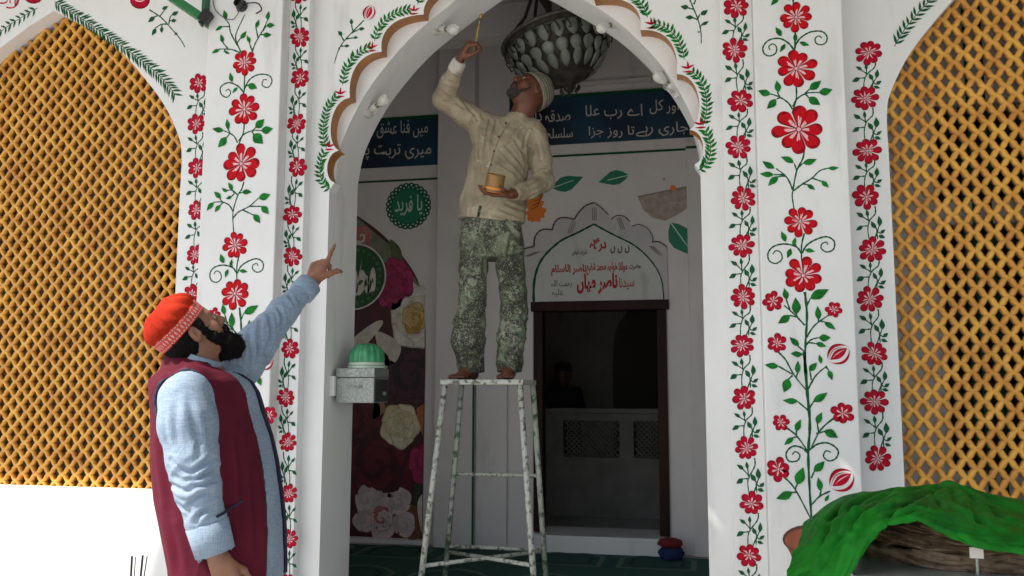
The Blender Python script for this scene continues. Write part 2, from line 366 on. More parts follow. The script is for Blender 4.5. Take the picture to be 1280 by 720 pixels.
#==PAINT==
# ------------------------------------------------------------------ unseen sheet added over the forecourt to shade the wall
M['sheet'] = mat('shade_sheet_grey', (.50, .50, .48), .6, .2, 3)
def shade_sheet(pts, z, holes):
    b = MB(); b.prism([pts]+holes, z, z+.02); b.V = [(x, y, w) for x, w, y in b.V]; return b
def sunhole(px, py, Y, rx, ry):                       # hole added in the sheet to throw sunlight on this spot of the wall
    p = Vector(P3(px, py, Y)); t = (HC-p.z)/sd.z; q = p+sd*t; return [(q.x+rx*math.cos(a)*(1+.3*math.sin(3*a)), q.y+ry*math.sin(a)) for a in np.linspace(0, 2*math.pi, 11)[:-1]]
HC = 4.37
SHADE_OUTLINE = [(-7, 4.302), (-7, 2.62), (-5.2, 2.62), (-5.05, 2.51), (-5.37, 2.35), (-5.61, 2.22), (-5.8, 1.9), (-5.6, 1.5), (-4.45, 1.35), (-1.6, 1.1), (-.6, -1.2), (1.2, -4), (8, -5), (8, 4.302)]
shade_sheet(SHADE_OUTLINE, HC, [sunhole(1060, 592, 4.14, .020, .022), sunhole(893, 652, 4.285, .012, .05), sunhole(890, 470, 4.285, .008, .02), sunhole(432, 650, 4.45, .014, .05), sunhole(421, 706, 4.40, .012, .03)]).build('added_shade_sheet', M['sheet'])
tag(bpy.data.objects['added_shade_sheet'], 'unseen pale sheet added above the front wall to shade it', 'added_shade_sheet')
# ------------------------------------------------------------------ painted ornament
LAY = .0009
class Dec:
    """flat paint on a vertical wall plane; px coordinates are turned into the wall's own metres"""
    def __init__(s, Y, fn=None, sc=1.0): s.Y = Y; s.b = MB(); s.fn = fn; s.sc = sc; s.k = 0
    def w(s, p):
        if s.fn: p = s.fn(*p)
        return P(p[0], p[1], s.Y)
    def poly(s, pts, m=0, lay=1):
        tri = tessellate_polygon([[Vector((x, z, 0)) for x, z in pts]])
        s.b.add([(x, s.Y-LAY*lay, z) for x, z in pts], [tuple(t) for t in tri], m)
    def ribbon(s, pts, w, m=0, lay=1, taper=.5):
        pts = [np.array(p) for p in pts]; n = len(pts); V = []
        for i, p in enumerate(pts):
            d = pts[min(i+1, n-1)]-pts[max(i-1, 0)]; l = np.linalg.norm(d) or 1; nr = np.array([-d[1], d[0]])/l
            ww = w*(1-taper*i/(n-1))*(1+.18*math.sin(i*1.7+p[0]*31))
            V += [(*(p+nr*ww/2),), (*(p-nr*ww/2),)]
        V = [(x, s.Y-LAY*lay, z) for x, z in V]
        s.b.add(V, [(2*i, 2*i+1, 2*i+3, 2*i+2) for i in range(n-1)], m)
    def stem(s, px, w=.006, m=1, taper=.35): s.k += 1; s.ribbon(spline([s.w(p) for p in px], 7), w*1.35*s.sc, m, 1+s.k*.055, taper)
    def leafm(s, a, b, w=.34, m=0, lay=2):
        a, b = np.array(a), np.array(b); d = b-a; nr = np.array([-d[1], d[0]]); k = random.uniform(-.05, .05)
        up = [(.0, .0), (.15, .55), (.35, .95), (.55, .9), (.8, .42), (1, 0)]
        pts = [a+d*t+nr*(w*.5*q+k*math.sin(math.pi*t)) for t, q in up]+[a+d*t+nr*(-w*.5*q+k*math.sin(math.pi*t)) for t, q in up[-2:0:-1]]
        s.poly([tuple(p) for p in pts], m, lay)
    def leaf(s, a, b, w=.42, m=0): s.k += 1; s.leafm(s.w(a), s.w(b), w*1.12*random.uniform(.9, 1.12), m, 2.6+s.k*.055)
    def build(s, name, parent, mats=None):
        if not s.b.V: return None
        # face the viewer
        o = s.b.build(name, mats or [M['green'], M['dkgreen']], parent, norm=False)
        return o
def teardrop(r0, r1, hw, an, n=9, tip=1.0, off=0, round_=False):
    pts = []
    for i in range(n+1):
        t = i/n; r = r0+(r1-r0)*(1-math.cos(math.pi*t))/2; w = hw*math.sin(math.pi*min(1, t))**.62*(.42+.85*t)
        pts.append((r, w))
    pts = pts+[(r, -w) for r, w in pts[::-1][1:-1]]
    if round_:
        rc = r1-hw; pts = [(r0, 0)]+[(rc+hw*math.cos(t)*1.0, -hw*math.sin(t)) for t in np.linspace(-1.9, 1.9, 13)]
    c, s_ = math.cos(an), math.sin(an); return [(r*c-(w+off)*s_, r*s_+(w+off)*c) for r, w in pts]
def flower(name, n, R, mats, seed, Y0=0):
    rr = random.Random(seed); b = MB(); a0 = rr.uniform(0, 1)
    def poly(pts, m, lay):
        tri = tessellate_polygon([[Vector((x, z, 0)) for x, z in pts]]); b.add([(x, -LAY*lay, z) for x, z in pts], [tuple(t) for t in tri], m)
    for i in range(n):
        an = a0+2*math.pi*(i+rr.uniform(-.1, .1))/n; L = R*rr.uniform(.9, 1.08); hw = R*2.02/n*rr.uniform(.92, 1.06)
        poly(teardrop(R*.05, L*1.01, hw*1.06, an, off=hw*.10, round_=True), 1, 2)
        poly(teardrop(R*.06, L*.965, hw*.96, an, off=-hw*.04, round_=True), 0, 3)
        rc = L*.965-hw*.96; sg = 1 if i % 2 else -1; ar = [(rc+hw*.86*math.cos(t), sg*hw*.86*math.sin(t)) for t in np.linspace(-.1, 1.5, 7)]+[(rc+hw*.60*math.cos(t), sg*hw*.70*math.sin(t)) for t in np.linspace(1.4, 0, 6)]; poly([(r*math.cos(an)-w*math.sin(an), r*math.sin(an)+w*math.cos(an)) for r, w in ar], 1, 3.6)
        for q in (-.3, .05, .3):
            poly(teardrop(R*.12, L*rr.uniform(.34, .60), hw*.13, an+q*.30), 2, 4)
    poly([(R*.085*math.cos(t), R*.085*math.sin(t)) for t in np.linspace(0, 2*math.pi, 9)[:-1]], 2, 5)
    o = mk(name, b.V, b.F, mats, None, mi=b.M, origin=(0, 0, 0), norm=False); return o
FL = {}
for v in range(3):
    FL['big', v] = flower('painted_flower', 8, 1.0, [M['red'], M['dkred'], M['pink']], v+1)
    FL['strip', v] = flower('painted_flower', 8 if v else 7, 1.0, [M['crim'], M['dkred'], M['pink']], v+11)
    FL['small', v] = flower('painted_flower', 6, 1.0, [M['crim'], M['dkred'], M['pink']], v+21)
FUSE = {k: 0 for k in FL}
def put_flower(kind, px, py, rpx, Y, parent, fn=None):
    v = random.randrange(3); src = FL[kind, v]
    if fn: px, py = fn(px, py)
    x, z = P(px, py, Y); z2 = P(px, py-rpx, Y)[1]
    o = inst(src, 'painted_flower', (x, Y, z), parent, random.uniform(0, 6.28), abs(z2-z)); FUSE[kind, v] += 1; return o
Z1 = lambda x, y: (880+x/3, y/3)
Z2 = lambda x, y: (880+x/3, 220+y/3)
Z3 = lambda x, y: (880+x/2.571, 440+y/2.571)
L1 = lambda x, y: (200+x/3, y/3)
YP, YS, YW = 4.14, 4.22, 4.30
# upper part of the right pilaster
def vine(name, parent, Y, fn, stems, leaves, sw=.006, lw=.42, mats=None):
    d = Dec(Y, fn)
    for s_ in stems:
        w = sw
        if isinstance(s_[0], float): w = s_[0]; s_ = s_[1:]
        d.stem(s_, w)
    for l in leaves: d.leaf(l[0], l[1], l[2] if len(l) > 2 else lw)
    return d.build('painted_vine', parent, mats)
curlR = [(338, 195), (345, 165), (365, 140), (400, 120), (440, 118), (460, 135), (458, 158), (440, 168), (420, 162), (417, 145), (430, 135), (442, 143)]
curlL = [(340, 195), (320, 165), (285, 145), (245, 150), (222, 175), (225, 200), (245, 210), (268, 200), (272, 178), (258, 165), (243, 175), (248, 188)]
vine('painted_vine', pilR, YP, Z1, [[(322, -30), (333, 0), (335, 25)], [(320, 0), (300, -10), (280, -12)], [(335, 0), (352, -14)], curlR, curlL, [(342, 110), (341, 150), (338, 205)], [(342, 160), (355, 158)]],
     [[(282, -8), (250, 22)], [(268, -5), (232, -8)], [(290, 137), (268, 102)], [(305, 165), (284, 197)], [(342, 158), (342, 121)], [(358, 158), (396, 171)]])
vine('painted_vine', pilR, YP, Z1, [[(345, 315), (346, 370), (330, 425)], [(332, 410), (315, 385), (285, 365), (250, 352)], [(283, 364), (275, 345)], [(285, 366), (272, 372)], [(333, 400), (350, 370), (385, 350), (430, 347)], [(375, 355), (395, 335)], [(380, 352), (393, 367)]],
     [[(250, 354), (202, 340)], [(279, 347), (271, 302)], [(270, 372), (235, 409)], [(395, 337), (440, 303)], [(430, 348), (482, 336)], [(392, 365), (436, 394)]], lw=.5)
vlow = dict(stems=[[(375, 540), (372, 590), (348, 640), (333, 715), (331, 740), (338, 785)], [(333, 712), (310, 665), (270, 632)], [(300, 655), (262, 655)], [(305, 660), (278, 662)], [(348, 640), (338, 612)], [(352, 630), (370, 613)], [(335, 716), (370, 690), (405, 668), (435, 640), (470, 630)], [(405, 668), (440, 680)], [(370, 690), (388, 692)]],
            leaves=[[(337, 611), (287, 588)], [(264, 632), (218, 604)], [(262, 656), (208, 652)], [(278, 661), (240, 698)], [(370, 613), (423, 597)], [(465, 632), (506, 629)], [(440, 678), (468, 704)], [(386, 692), (417, 713)]])
vine('painted_vine', pilR, YP, Z1, **vlow)
c2R = [(368, 290), (385, 260), (420, 238), (460, 228), (488, 245), (485, 275), (460, 285), (440, 272), (442, 255), (458, 248), (465, 258)]
c2L = [(365, 290), (345, 265), (300, 255), (260, 265), (240, 290), (245, 318), (270, 328), (292, 312), (288, 288), (270, 280), (258, 293)]
vc = dict(stems=[[(376, 215), (366, 260), (366, 320)], c2R, c2L, [(345, 265), (343, 255)]], leaves=[[(306, 247), (289, 207)], [(325, 272), (312, 309)], [(334, 262), (344, 229)], [(378, 278), (416, 284)]])
vine('painted_vine', pilR, YP, Z2, **vc)
vm = dict(stems=[[.0085, (378, 435), (386, 520), (381, 620), (378, 700), (382, 740)], [(378, 560), (340, 520), (300, 485)], [(322, 502), (308, 462)], [(350, 530), (345, 515)], [(345, 528), (322, 523)], [(385, 605), (415, 560), (470, 520)], [(430, 548), (428, 530)], [(435, 545), (452, 546)], [(384, 490), (398, 460)],
                 [(378, 642), (400, 615), (432, 606)], [(392, 625), (418, 628)], [(378, 660), (350, 636)], [(378, 672), (366, 668)]],
          leaves=[[(310, 465), (300, 420)], [(345, 520), (342, 455)], [(322, 522), (277, 553), .5], [(430, 540), (425, 487)], [(450, 547), (494, 577)], [(398, 460), (468, 425)], [(430, 607), (475, 606), .55], [(418, 627), (459, 640)], [(356, 638), (320, 604)], [(370, 668), (327, 668)]])
vine('painted_vine', pilR, YP, Z2, **vm)
vb = dict(stems=[[.0105, (322, 0), (331, 120), (340, 230), (335, 330), (340, 450), (347, 560)], [(238, 0), (262, 25), (290, 75), (328, 122)], [(240, 46), (285, 72)], [(295, 82), (302, 65)], [(285, 75), (268, 90)], [(335, 118), (360, 75), (395, 45)], [(345, 90), (340, 60)], [(392, 48), (400, 58)],
                 [(335, 188), (300, 158)], [(340, 178), (352, 160)], [(265, 243), (298, 270), (335, 322)], [(296, 268), (297, 252)], [(300, 272), (286, 275)], [(420, 210), (375, 250), (341, 315)], [(368, 257), (364, 230)], [(360, 262), (388, 255)],
                 [(336, 328), (315, 308), (285, 303), (264, 325), (272, 350), (298, 350), (308, 332), (294, 320), (283, 330)], [(338, 315), (365, 296), (400, 293), (430, 315), (425, 340), (402, 350), (384, 336), (391, 318), (408, 322)],
                 [(255, 400), (292, 440), (345, 540)], [(292, 442), (300, 424)], [(296, 450), (280, 452)], [(405, 447), (370, 465), (345, 492)], [(345, 405), (355, 380)], [(372, 464), (376, 445)]],
          leaves=[[(240, 46), (194, 41)], [(301, 70), (302, 28)], [(270, 85), (256, 130), .55], [(310, 6), (278, 5)], [(338, 62), (363, 34), .5], [(400, 58), (412, 91), .5], [(376, 38), (369, 8)], [(302, 158), (252, 155)], [(350, 160), (397, 130)], [(296, 256), (311, 216)], [(288, 274), (257, 299)], [(363, 232), (379, 193)], [(386, 252), (430, 276), .5],
                  [(298, 427), (319, 370), .5], [(284, 450), (231, 471), .45], [(352, 384), (387, 350)], [(374, 447), (366, 402)], [(388, 480), (402, 458)]])
vine('painted_vine', pilR, YP, Z3, **vb)
for k, x, y, r in (('big', 995, 22, 19), ('big', 995, 86, 23.5), ('big', 998.5, 162, 30), ('big', 1000, 277, 19.5), ('big', 1004, 344.5, 23.5), ('small', 966, 376.5, 12.5), ('small', 1042, 387, 10), ('small', 971, 429, 12), ('small', 976, 528, 10.5), ('small', 1053, 516.6, 14), ('small', 973, 586.6, 15)):
    put_flower(k, x, y, r, YP, pilR)
def bud(px, py, r, an, Y, parent, kind=0):
    """closed striped bud pointing along an (screen angle, degrees)"""
    d = Dec(Y); cx, cz = P(px, py, Y); R = abs(P(px, py-r, Y)[1]-cz); c, s_ = math.cos(R_(an)), math.sin(R_(an))
    def T(pts): return [(cx+(x*c-z*s_)*R, cz+(x*s_+z*c)*R) for x, z in pts]
    def lens(w0, w1, x0=-1, x1=1.0, e=.7): 
        t = np.linspace(0, 1, 13); sn = lambda q: abs(math.sin(math.pi*q))**e; return [(x0+(x1-x0)*q, w1*sn(q)) for q in t]+[(x0+(x1-x0)*q, w0*sn(q)) for q in t[::-1][1:-1]]
    d.poly(T(lens(-.36, .36, -.82, .86, 1)), 0, 2); d.poly(T(lens(.05, .13, -.6, .7, 1)), 2, 3)
    for sg, a_ in ((1, .60), (-1, .64)):
        d.poly(T([(x, sg*z) for x, z in lens(a_, .84, -1, 1, .62)]), 0, 2); d.poly(T([(x, sg*z) for x, z in lens(a_+.18, .86, -1, 1, .62)]), 1, 3)
    d.poly(T(lens(.46, .53, -.9, .8, .8)), 0, 2.2)
    return d.build('painted_bud', parent, [M['crim'], M['dkred'], M['pink']])
bud(1048, 442.6, 15, 35, YP, pilR); bud(1052, 600, 17, 35, YP, pilR)
# painted pot
d = Dec(YP); el = lambda cx, cy, a, b_, n=22: [P(cx+a*math.cos(t), cy+b_*math.sin(t), YP) for t in np.linspace(0, 2*math.pi, n+1)[:-1]]
d.poly([P(x, y, YP) for x, y in ((981, 679), (988, 692), (992, 705), (996, 730), (1012, 733), (1030, 733), (1034, 700), (1044, 684))], 0, 1)
d.poly(el(1010, 674, 32, 18), 1, 2); d.poly(el(1010, 675, 29, 15), 0, 3); d.build('painted_pot', pilR, [M['terra'], M['terradk']])
# left pilaster
vine('painted_vine', pilL, YP, L1, [[(303, 195), (285, 150), (288, 120), (318, 55)], [(290, 170), (265, 122), (260, 92), (245, 72)], [(262, 100), (236, 100)], [(345, 197), (360, 158), (385, 115), (405, 74)], [(302, 200), (270, 186), (222, 184)], [(255, 183), (236, 160)], [(245, 185), (240, 196)], [(290, 160), (303, 143)], [(368, 142), (360, 105)], [(345, 190), (335, 160)], [(385, 118), (400, 96)], [(378, 130), (392, 130)]],
     [[(247, 75), (240, 38)], [(236, 98), (208, 117)], [(237, 162), (228, 128)], [(225, 187), (194, 201)], [(243, 192), (262, 203)], [(302, 146), (324, 117), .5], [(290, 45), (310, 20)], [(338, 162), (326, 134)], [(360, 106), (372, 73)], [(404, 76), (409, 43), .5], [(400, 96), (431, 95), .5], [(386, 131), (419, 131), .5], [(300, 24), (322, 10)]])
vine('painted_vine', pilL, YP, L1, [[(318, 282), (315, 355)], [(315, 340), (335, 300), (370, 280), (408, 283), (420, 305), (405, 328), (384, 320), (388, 300), (402, 300)], [(315, 350), (295, 325), (260, 310), (229, 325), (229, 352), (250, 365), (265, 350), (258, 335), (246, 342)], [(320, 322), (334, 320)]],
     [[(272, 308), (263, 272)], [(292, 328), (272, 350)], [(330, 318), (365, 332), .5]])
vine('painted_vine', pilL, YP, L1, [[(316, 465), (312, 500), (291, 550)], [(291, 535), (275, 508), (240, 490)], [(262, 498), (255, 484)], [(262, 500), (250, 516)], [(295, 528), (318, 502), (350, 490), (385, 490)], [(345, 492), (360, 478)], [(345, 494), (352, 504)]],
     [[(240, 491), (196, 483)], [(257, 487), (251, 446)], [(250, 514), (218, 553), .5], [(358, 480), (392, 447), .6], [(380, 491), (424, 482), .6], [(350, 503), (387, 540), .6]])
ql = lambda x, y: (294.6+(x-1000)*.80, 306.7+(y-277)*.884)
LZ = lambda Z: (lambda x, y: ql(*Z(x, y)))
vine('painted_vine', pilL, YP, lambda x, y: (230+x/5.14, 200+y/5.14), [[(385, 140), (370, 190), (345, 230), (315, 340), (320, 470)], [(345, 225), (310, 195), (270, 195)], [(322, 210), (300, 178)], [(325, 215), (305, 235)], [(350, 215), (375, 208)], [(315, 330), (290, 290), (245, 270), (190, 272)], [(245, 272), (230, 245)], [(250, 274), (232, 292)], [(315, 375), (350, 335), (420, 298), (480, 245)], [(420, 298), (500, 298)], [(375, 320), (455, 358)]],
     [[(313, 192), (285, 145)], [(280, 205), (243, 180)], [(310, 235), (270, 248)], [(373, 208), (437, 207)], [(238, 248), (194, 204)], [(192, 273), (147, 325), .45], [(236, 290), (199, 337), .5], [(480, 245), (557, 222), .55], [(497, 298), (545, 350), .5], [(447, 350), (490, 408), .5]])
vine('painted_vine', pilL, YP, LZ(Z2), **vc)
vine('painted_vine', pilL, YP, LZ(Z2), **vm); vine('painted_vine', pilL, YP, LZ(Z3), **vb)
for k, x, y, r in (('big', 306, 79, 16), ('big', 306, 137, 20), ('big', 302, 205, 24), ('big', 294.6, 306.7, 17), ('big', 294, 367, 20)): put_flower(k, x, y, r, YP, pilL)
for x, y, r in ((966, 376.5, 11), (1042, 387, 9), (971, 429, 11), (976, 528, 9.5), (1053, 516.6, 12), (973, 586.6, 13)): put_flower('small', *ql(x, y), r*.9, YP, pilL)
bud(*ql(1048, 442.6), 11, 35, YP, pilL); bud(*ql(1052, 600), 13, 35, YP, pilL)
# strips of small flowers with a repeated vine between them
def strip(parent, Y, fl, r, half, flip=1, clip=None):
    for x, y in fl: put_flower('strip', x, y, r, Y, parent)
    for (x0, y0), (x1, y1) in zip(fl[:-1], fl[1:]):
        h = y1-y0; wj = lambda: random.uniform(-.04, .04)
        def fn(u, v): return (x0+(x1-x0)*v+u*half*flip, y0+h*v)
        j = wj()
        st = [[(.45, .18), (.42, .32), (.05, .46+j), (-.12, .62), (-.10, .86)], [(-.02, .48+j), (-.05, .34)], [(.02, .47+j), (-.35, .38)], [(-.08, .55), (-.5, .56)], [(.15, .86), (.42, .66), (.62, .52)], [(.42, .66), (.36, .56)], [(.44, .66), (.62, .70)], [(.40, .66), (.40, .80)]]
        lv = [[(-.04, .38), (-.08, .24)], [(-.30, .39), (-.72, .30)], [(-.40, .55), (-.85, .64), .5], [(.60, .56), (.60, .36)], [(.60, .70), (.92, .62), .5], [(.36, .60), (.12, .46), .5], [(.46, .74), (.86, .78), .5]]
        d = Dec(Y, fn); 
        for s_ in st: d.stem(s_, .0048)
        for l in lv: d.leaf(l[0], l[1], l[2] if len(l) > 2 else .42)
        d.build('painted_vine', parent, [M['dkgreen'], M['dkgreen']])
ri = [(921, -50), (920.7, 8), (918, 63), (925.7, 125.7), (923, 184), (929, 248), (927, 307), (929, 371), (927.7, 431.7), (930.6, 498), (933, 560), (939.5, 629.4), (936.4, 693.6), (938, 757)]
strip(stripR, YS, ri, 15, 20)
ro = [(1085.7, 66), (1081, 123), (1084, 188.7), (1083, 246), (1090, 312), (1087, 374), (1093, 442), (1093, 502), (1097, 573)]
strip(wingR, YW, ro, 16, 21)
li = [(375, -8), (375, 47), (375.7, 98), (371, 155), (371.7, 209), (365.6, 268), (366, 320.5), (363, 378), (362.3, 436), (357.5, 497), (360, 553), (361, 617), (362, 674), (360, 730)]
strip(stripL, YS, li, 12.5, 12.5, -1)
lo_ = [(249, 104), (246, 155), (246.7, 210), (245.7, 263), (244, 318.6), (240, 368), (238, 424), (236, 478)]
strip(wingL, YW, lo_, 12.5, 16)
# garlands along arches
def garland(name, parent, Y, pts, ll, step, m=('dkgreen', 'dkgreen'), both=True, an=38, w=.32):
    d = Dec(Y); pts = [np.array(p) for p in pts]
    seg = [0]; 
    for a, b_ in zip(pts[:-1], pts[1:]): seg.append(seg[-1]+np.linalg.norm(b_-a))
    n = max(2, int(seg[-1]/step)); d.ribbon([tuple(p) for p in pts], .004, 1, 1, 0)
    for i in range(n):
        q = (i+.5)/n*seg[-1]; k = max(j for j in range(len(seg)-1) if seg[j] <= q); t = (q-seg[k])/(seg[k+1]-seg[k])
        p = pts[k]*(1-t)+pts[k+1]*t; di = (pts[k+1]-pts[k]); di /= np.linalg.norm(di)
        for sg in ((1, -1) if both else (1,)):
            a = R_(an*sg*random.uniform(.85, 1.15)); v = np.array([di[0]*math.cos(a)-di[1]*math.sin(a), di[0]*math.sin(a)+di[1]*math.cos(a)])
            d.leafm(p, p+v*ll*random.uniform(.85, 1.1), w)
    return d.build('painted_garland', parent, [M[m[0]], M[m[1]]])
def offs(pts, o):
    pts = [np.array(p) for p in pts]; out = []
    for i, p in enumerate(pts):
        dd = pts[min(i+1, len(pts)-1)]-pts[max(i-1, 0)]; dd /= np.linalg.norm(dd); out.append(p+np.array([-dd[1], dd[0]])*o)
    return out
YA = 4.285
for side in (0, 1):
    for i in range(6):
        seg = cusp_l[i*12:(i+1)*12+1]; t0, t1 = (2, 11) if i else (0, 10)
        g = offs(seg, .036 if side else .042)[t0:t1]
        if side: g = [np.array((2*XC-p[0], p[1])) for p in g]
        garland('g', panel, YA, g, .040 if side == 0 else .040, .021 if i else .02, m=('green', 'dkgreen'), an=50, w=.36)
        tp = np.array(tips[i+1]) if i < 5 else None
        if tp is not None:           # red three-stroke mark above each cusp
            c = tp+np.array((-.055, .035)); dd = Dec(YA)
            T = lambda x, z: (2*XC-x, z) if side else (x, z)
            for ex, ez, w_ in ((-.034, .020, .26), (.002, .040, .28), (.036, .016, .26)):
                dd.leafm(T(*(c+np.array((-ex*.2, -.012)))), T(*(c+np.array((ex, ez-.012)))), w_)
            dd.leafm(T(*(c+np.array((-.026, -.026)))), T(*(c+np.array((.03, -.026)))), .2)
            dd.build('painted_mark', panel, [M['crim'], M['crim']])
def archo(cx, o, z0, sgn, zend=3.9):
    src = wing_arch(cx); k = [p for p in src if (p[0]-cx)*sgn >= -.001 and p[1] >= z0]
    k = sorted(k, key=lambda p: -p[1]); r = []
    for i, p in enumerate(k):
        a, b_ = np.array(k[max(i-1, 0)]), np.array(k[min(i+1, len(k)-1)]); dd = (b_-a)/np.linalg.norm(b_-a); nr = np.array([-dd[1], dd[0]])*sgn
        r.append(np.array(p)+nr*o)
    return [tuple(p) for p in r]
pR = [P(x, y, YW) for x, y in spline([(68, 2), (100, 22), (140, 49), (180, 78), (205, 100), (219, 119)], 5)]
garland('g', wingL, YW, pR, .062, .0225, an=42, w=.2)
pL = [P(x, y, YW) for x, y in spline([(47, 10), (25, 23), (0, 40), (-40, 72)], 5)]
garland('g', wingL, YW, pL, .05, .035, an=48, w=.28)
pR = [P(x, y, YW) for x, y in spline([(1118, 58), (1130, 38), (1145, 19), (1165, -2), (1200, -35)], 5)]
garland('g', wingR, YW, pR, .05, .026, an=42, w=.26)
# sprigs with closed buds on the spandrels
vine('v', panel, YA, lambda x, y: (380+x/4.923, y/4.923), [[.0055, (370, 125), (320, 175), (250, 250), (212, 310), (187, 390)], [(290, 205), (345, 178)], [(300, 190), (292, 150)], [(262, 240), (312, 232)], [(245, 250), (225, 215)], [(225, 285), (262, 283)]],
     [[(338, 180), (375, 176), .5], [(295, 152), (290, 115), .5], [(305, 234), (334, 232), .5], [(235, 220), (210, 192), .6], [(250, 286), (282, 282), .5], [(220, 290), (216, 310), .5]], mats=[M['dkgreen'], M['dkgreen']])
bud(461.5, 16, 9.5, 70, YA, panel)
vine('v', panel, YA, lambda x, y: (840+x/10.67, y/10.67), [[.005, (235, -10), (290, 120), (345, 260), (385, 420), (390, 580)], [(285, 125), (215, 105)], [(340, 260), (270, 235)], [(340, 265), (370, 190)], [(370, 370), (405, 320)], [(290, 60), (320, -10)]],
     [[(225, 105), (112, 90), .5], [(285, 238), (175, 232), .45], [(380, 200), (478, 135), .5], [(395, 335), (490, 285), .45], [(375, 435), (338, 425), .5]], mats=[M['dkgreen'], M['dkgreen']])
bud(854, -12, 11, 110, YA, panel)
vine('v', wingL, YW, lambda x, y: (80+x/4.923, y/4.923), [[.0055, (525, 60), (600, 110), (660, 175), (715, 240), (745, 290)], [(590, 100), (625, 55)], [(575, 98), (540, 110)], [(645, 150), (655, 105), (680, 80)], [(640, 150), (600, 150), (560, 175)], [(605, 150), (602, 170)], [(650, 130), (665, 125)]],
     [[(605, 58), (642, 40), .5], [(560, 104), (518, 138), .5], [(665, 92), (706, 72), .5], [(662, 130), (694, 126), .6], [(565, 175), (542, 220), .5], [(604, 165), (602, 205), .5], [(700, 205), (680, 215), .6]], mats=[M['dkgreen'], M['dkgreen']])
def petal_blob(cx, cy, r, Y, parent):
    d = Dec(Y); f = lambda x, y: P(cx+x*r, cy+y*r, Y)
    e = lambda a, b_, ox, oy, lo=0, hi=2*math.pi: [f(ox+a*math.cos(t), oy+b_*math.sin(t)) for t in np.linspace(lo, hi, 19)[:-1]]
    d.poly(e(1, .9, 0, 0), 1, 1); d.poly(e(.9, .8, 0, -.05), 0, 2); d.poly(e(.62, .5, 0, -.28), 2, 3); d.poly(e(.5, .4, .03, -.32), 0, 4); d.poly(e(.25, .2, 0, -.34), 2, 5)
    return d.build('painted_rose', parent, [M['crim'], M['dkred'], M['pink']])
petal_blob(175, 0, 12.5, YW, wingL); petal_blob(42, -7, 13, YW, wingL); petal_blob(106, -9, 10, YW, wingL)
# ------------------------------------------------------------------ lettering
GL = {'ا':'FE8D FE8E','ب':'FE8F FE90 FE91 FE92','پ':'FB56 FB57 FB58 FB59','ت':'FE95 FE96 FE97 FE98','ج':'FE9D FE9E FE9F FEA0','ح':'FEA1 FEA2 FEA3 FEA4','خ':'FEA5 FEA6 FEA7 FEA8','د':'FEA9 FEAA','ذ':'FEAB FEAC','ر':'FEAD FEAE','ز':'FEAF FEB0','س':'FEB1 FEB2 FEB3 FEB4','ش':'FEB5 FEB6 FEB7 FEB8','ص':'FEB9 FEBA FEBB FEBC','ض':'FEBD FEBE FEBF FEC0','ع':'FEC9 FECA FECB FECC','ف':'FED1 FED2 FED3 FED4','ق':'FED5 FED6 FED7 FED8','ک':'FB8E FB8F FB90 FB91','گ':'FB92 FB93 FB94 FB95','ل':'FEDD FEDE FEDF FEE0','م':'FEE1 FEE2 FEE3 FEE4','ن':'FEE5 FEE6 FEE7 FEE8','ں':'FB9E FB9F','ہ':'FBA6 FBA7 FBA8 FBA9','و':'FEED FEEE','ی':'FBFC FBFD FBFE FBFF','ے':'FBAE FBAF'}
def shape_word(w):
    out = []; prev = False
    for i, c in enumerate(w):
        f = [chr(int(h, 16)) for h in GL[c].split()]; j = i+1 < len(w) and len(f) == 4
        out.append(f[3] if prev and j else f[1] if prev else f[2] if j else f[0]); prev = j
    return ''.join(reversed(out))
def lettering(text, box, Y, m, parent, bold=.03, cascade=.10, lay=3, name='lettering'):
    """box = px rectangle (x0, y0, x1, y1) of the written line on plane Y"""
    cu = bpy.data.curves.new('lettering', 'FONT'); cu.body = ' '.join(shape_word(w) for w in reversed(text.split())); cu.offset = bold; cu.resolution_u = 2
    ob = bpy.data.objects.new('lettering', cu); COL.objects.link(ob); bpy.context.view_layer.update()
    me = bpy.data.meshes.new_from_object(ob.evaluated_get(bpy.context.evaluated_depsgraph_get())); bpy.data.objects.remove(ob); bpy.data.curves.remove(cu)
    co_ = np.array([v.co[:] for v in me.vertices]); F = [tuple(p.vertices) for p in me.polygons]
    # islands get their own depth so joins never share a plane; words step down towards their end like hung script
    par = list(range(len(co_)))
    def fd(i):
        while par[i] != i: par[i] = par[par[i]]; i = par[i]
        return i
    for f in F:
        for i in f[1:]: par[fd(i)] = fd(f[0])
    roots = {}; dep = np.array([roots.setdefault(fd(i), len(roots)) for i in range(len(co_))])
    xs = co_[:, 0]; u = (xs-xs.min())/(np.ptp(xs)); nw = len(text.split())
    ph = (u*nw) % 1; z = co_[:, 1]+cascade*(ph-.5)+.05*xs*0
    z = (z-z.min())/np.ptp(z)
    x0, y0, x1, y1 = box; V = []
    for i in range(len(co_)):
        x, _ = P(x0+(x1-x0)*u[i], (y0+y1)/2, Y); zz = P(x0+(x1-x0)*u[i], y1+(y0-y1)*z[i], Y)[1]
        V.append((x, Y-.0008*lay-.0004*(dep[i] % 4), zz))
    bpy.data.meshes.remove(me)
    return mk(name, V, F, m, parent, norm=False)
def lettering_h(text, box, Y, *a, **k): return lettering(text, box, Y, *a, **k)
